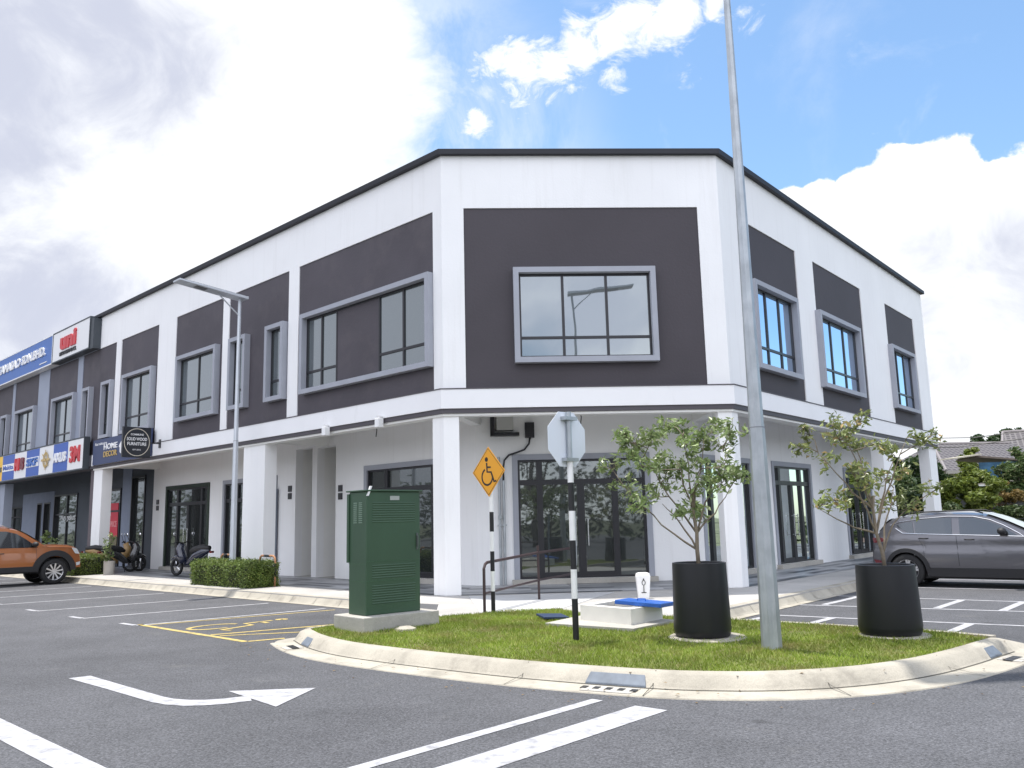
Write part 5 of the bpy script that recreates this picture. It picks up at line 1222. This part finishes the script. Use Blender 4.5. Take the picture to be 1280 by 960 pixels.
# ------------------------------------------------------------------ sky
wd=bpy.data.worlds.new('World'); sc.world=wd; wd.use_nodes=True; nt=wd.node_tree; N=nt.nodes; L=nt.links
bg=N['Background']; bg.inputs[1].default_value=.15
SUN_EL,SUN_AZ=R(79),math.atan2(.73,-.68)      # azimuth measured from +x
sky=N.new('ShaderNodeTexSky'); sky.sky_type='NISHITA'; sky.sun_disc=False; sky.sun_elevation=SUN_EL; sky.sun_rotation=math.pi/2-SUN_AZ; sky.air_density=1.; sky.dust_density=.6; sky.ozone_density=2.
tc=N.new('ShaderNodeTexCoord'); D=tc.outputs['Generated']
def math_(op,a,b_=None,c=None):
    n_=N.new('ShaderNodeMath'); n_.operation=op
    for i,v in enumerate((a,b_,c)):
        if v is None: continue
        if isinstance(v,(int,float)): n_.inputs[i].default_value=v
        else: L.new(v,n_.inputs[i])
    return n_.outputs[0]
def mrange(x,a,b_,c=0.,d=1.,sm=True):
    n_=N.new('ShaderNodeMapRange'); n_.interpolation_type='SMOOTHSTEP' if sm else 'LINEAR'; L.new(x,n_.inputs[0])
    for i,v in zip((1,2,3,4),(a,b_,c,d)): n_.inputs[i].default_value=v
    return n_.outputs[0]
def noise(s,d=8,r=.58,off=(0,0,0),dist=0.,scl=(1,1,1)):
    n_=N.new('ShaderNodeTexNoise'); n_.inputs['Scale'].default_value=s; n_.inputs['Detail'].default_value=d; n_.inputs['Roughness'].default_value=r; n_.inputs['Distortion'].default_value=dist
    mp=N.new('ShaderNodeMapping'); mp.inputs['Location'].default_value=off; mp.inputs['Scale'].default_value=scl; L.new(D,mp.inputs[0]); L.new(mp.outputs[0],n_.inputs['Vector']); return n_.outputs['Fac']
fpx=1059.96; pt=R(9.1928); rl=R(-1.35195)
fwv=Vector((0,math.cos(pt),math.sin(pt))); rt0=Vector((1,0,0)); up0=Vector((0,-math.sin(pt),math.cos(pt)))
rtv=rt0*math.cos(rl)+up0*math.sin(rl); upv=-rt0*math.sin(rl)+up0*math.cos(rl)
def sdir(x,y): return (fwv+rtv*((x-640)/fpx)-upv*((y-480)/fpx)).normalized()
def blobs(lst):
    acc=None
    for x,y,r_,*w_ in lst:
        n_=N.new('ShaderNodeVectorMath'); n_.operation='DISTANCE'; L.new(D,n_.inputs[0]); n_.inputs[1].default_value=sdir(x,y)
        v=mrange(n_.outputs['Value'],0,r_/fpx,w_[0] if w_ else 1.,0.)
        acc=v if acc is None else math_('MAXIMUM',acc,v)
    return acc
nz1=noise(6.5,10,.60,(1.3,2.1,.4),.3); nz2=noise(15,9,.62,(4,1,2),.2); nz3=noise(2.6,7,.55,(7,3,1),.4)
# large bright bank to the left
big=blobs([(60,120,420),(250,180,420),(120,350,420),(330,60,300),(400,260,240),(-200,200,500),(380,120,260),(440,130,170,.8),(480,170,140,.72),(300,400,300),(500,250,150,.62),(520,130,80,.62),(440,10,110,.6)])
nz7=noise(7.5,11,.64,(3.3,1.1,.9),.6)
mbig=mrange(math_('ADD',big,math_('MULTIPLY',math_('SUBTRACT',nz7,.5),1.5)),.10,.72)
# thin torn cloud above the roof
wis=blobs([(655,85,66,.85),(690,78,62,.85),(725,58,66,.9),(765,42,66,.85),(805,28,70,.85),(845,12,66,.85),(618,73,34,.75),(598,155,40,.62),(650,115,50,.7),(600,85,40,.6),(675,112,44,.7),(765,98,36,.6),(892,8,34,.75),(930,20,36,.5),(640,105,40,.65),(860,100,34,.45),(730,90,36,.5)])
nz4=noise(24,8,.68,(2,6,1),.5,(1,1,1.7))
mwis=mrange(math_('ADD',wis,math_('MULTIPLY',math_('SUBTRACT',nz4,.5),1.9)),.27,.80)
# towering cumulus to the right
cum=blobs([(1130,212,46),(1205,228,42),(1252,224,38),(1085,238,46),(1130,240,80),(1080,255,68),(1025,262,60,.9),(990,250,40,.7),(1170,250,90),(1220,260,80),(1265,262,80),(1100,330,140),(1200,370,170),(1260,450,200),(1180,500,170),(1330,300,170),(1400,450,250),(1040,300,80),(1240,560,140)])
nz5=noise(20,7,.55,(4,1,2),.0)
mcum=mrange(math_('ADD',cum,math_('MULTIPLY',math_('SUBTRACT',nz5,.5),1.0)),.22,.31)
thin=math_('MAXIMUM',mrange(noise(3.2,9,.62,(9,5,2),.5),.52,.85,0.,.5),math_('MULTIPLY',blobs([(560,190,230,.75),(520,60,170,.6),(640,220,160,.5)]),mrange(noise(6,10,.66,(1,7,3),.8),.33,.66)))
sxyz=N.new('ShaderNodeSeparateXYZ'); L.new(D,sxyz.inputs[0])
back=mrange(sxyz.outputs[1],.25,-.2)
leftc=mrange(sxyz.outputs[0],-.50,-.72)
mback=math_('MAXIMUM',math_('MULTIPLY',back,mrange(nz3,.30,.50)),leftc)
cover=math_('MAXIMUM',math_('MAXIMUM',mbig,mwis),math_('MAXIMUM',mcum,math_('MAXIMUM',mback,thin)))
# grey parts of the clouds
grey=blobs([(30,40,230,.9),(130,70,170,.9),(230,60,150,.75),(290,45,70,.6),(0,210,130,.9),(10,250,140,.8),(80,195,90,.6),(60,380,190,.8),(0,330,150,.7),(160,400,150,.5),(1190,325,120,.58),(1245,305,100,.58),(1180,430,150,.52),(1275,380,150,.58),(1150,395,90,.55),(1230,480,130,.45)])
nz6=noise(9,8,.62,(5,5,1),.5)
gm_=mrange(math_('ADD',grey,math_('MULTIPLY',math_('SUBTRACT',nz6,.5),1.5)),.22,.95)
gm2=math_('MULTIPLY',back,mrange(noise(3.,7,.6,(2,8,3),.3),.35,.6,0,1.))
gm_=math_('MAXIMUM',math_('MAXIMUM',gm_,gm2),math_('MULTIPLY',leftc,.8))
cc=N.new('ShaderNodeMix'); cc.data_type='RGBA'; L.new(gm_,cc.inputs[0]); cc.inputs[6].default_value=(3.95,4.03,4.15,1); cc.inputs[7].default_value=(2.35,2.48,2.95,1)
boost=mrange(sxyz.outputs[1],.1,-.5,1.,2.25)  # unseen clouds behind the camera made brighter to light the facade
ce=N.new('ShaderNodeVectorMath'); ce.operation='SCALE'; L.new(cc.outputs[2],ce.inputs[0]); L.new(boost,ce.inputs['Scale'])
ss=N.new('ShaderNodeMix'); ss.data_type='RGBA'; ss.blend_type='MULTIPLY'; ss.inputs[0].default_value=1.; L.new(sky.outputs[0],ss.inputs[6]); ss.inputs[7].default_value=(.72,.80,.80,1)
mx=N.new('ShaderNodeMix'); mx.data_type='RGBA'; L.new(cover,mx.inputs[0]); L.new(ss.outputs[2],mx.inputs[6]); L.new(ce.outputs[0],mx.inputs[7]); L.new(mx.outputs[2],bg.inputs[0])
SKYTINT=ss

sl=bpy.data.lights.new('sun','SUN'); sl.energy=2.9; sl.angle=R(1.2); sl.color=(1,.955,.88); so=bpy.data.objects.new('sun',sl); COL.objects.link(so)
sd=Vector((math.cos(SUN_AZ)*math.cos(SUN_EL),math.sin(SUN_AZ)*math.cos(SUN_EL),math.sin(SUN_EL))); so.rotation_euler=sd.to_track_quat('Z','Y').to_euler()

# ------------------------------------------------------------------ camera
cam=bpy.data.cameras.new('camera'); cam.sensor_width=36; cam.lens=fpx/1280*36; cam.clip_end=3000; cam.clip_start=.05
co=bpy.data.objects.new('camera',cam); COL.objects.link(co); sc.camera=co
M4=Matrix(((rtv.x,upv.x,-fwv.x,0),(rtv.y,upv.y,-fwv.y,0),(rtv.z,upv.z,-fwv.z,1.6),(0,0,0,1))); co.matrix_world=M4
sc.view_settings.view_transform='Standard'; sc.view_settings.look='None'; sc.view_settings.exposure=.92; sc.view_settings.gamma=1
sc.render.resolution_x=1024; sc.render.resolution_y=768
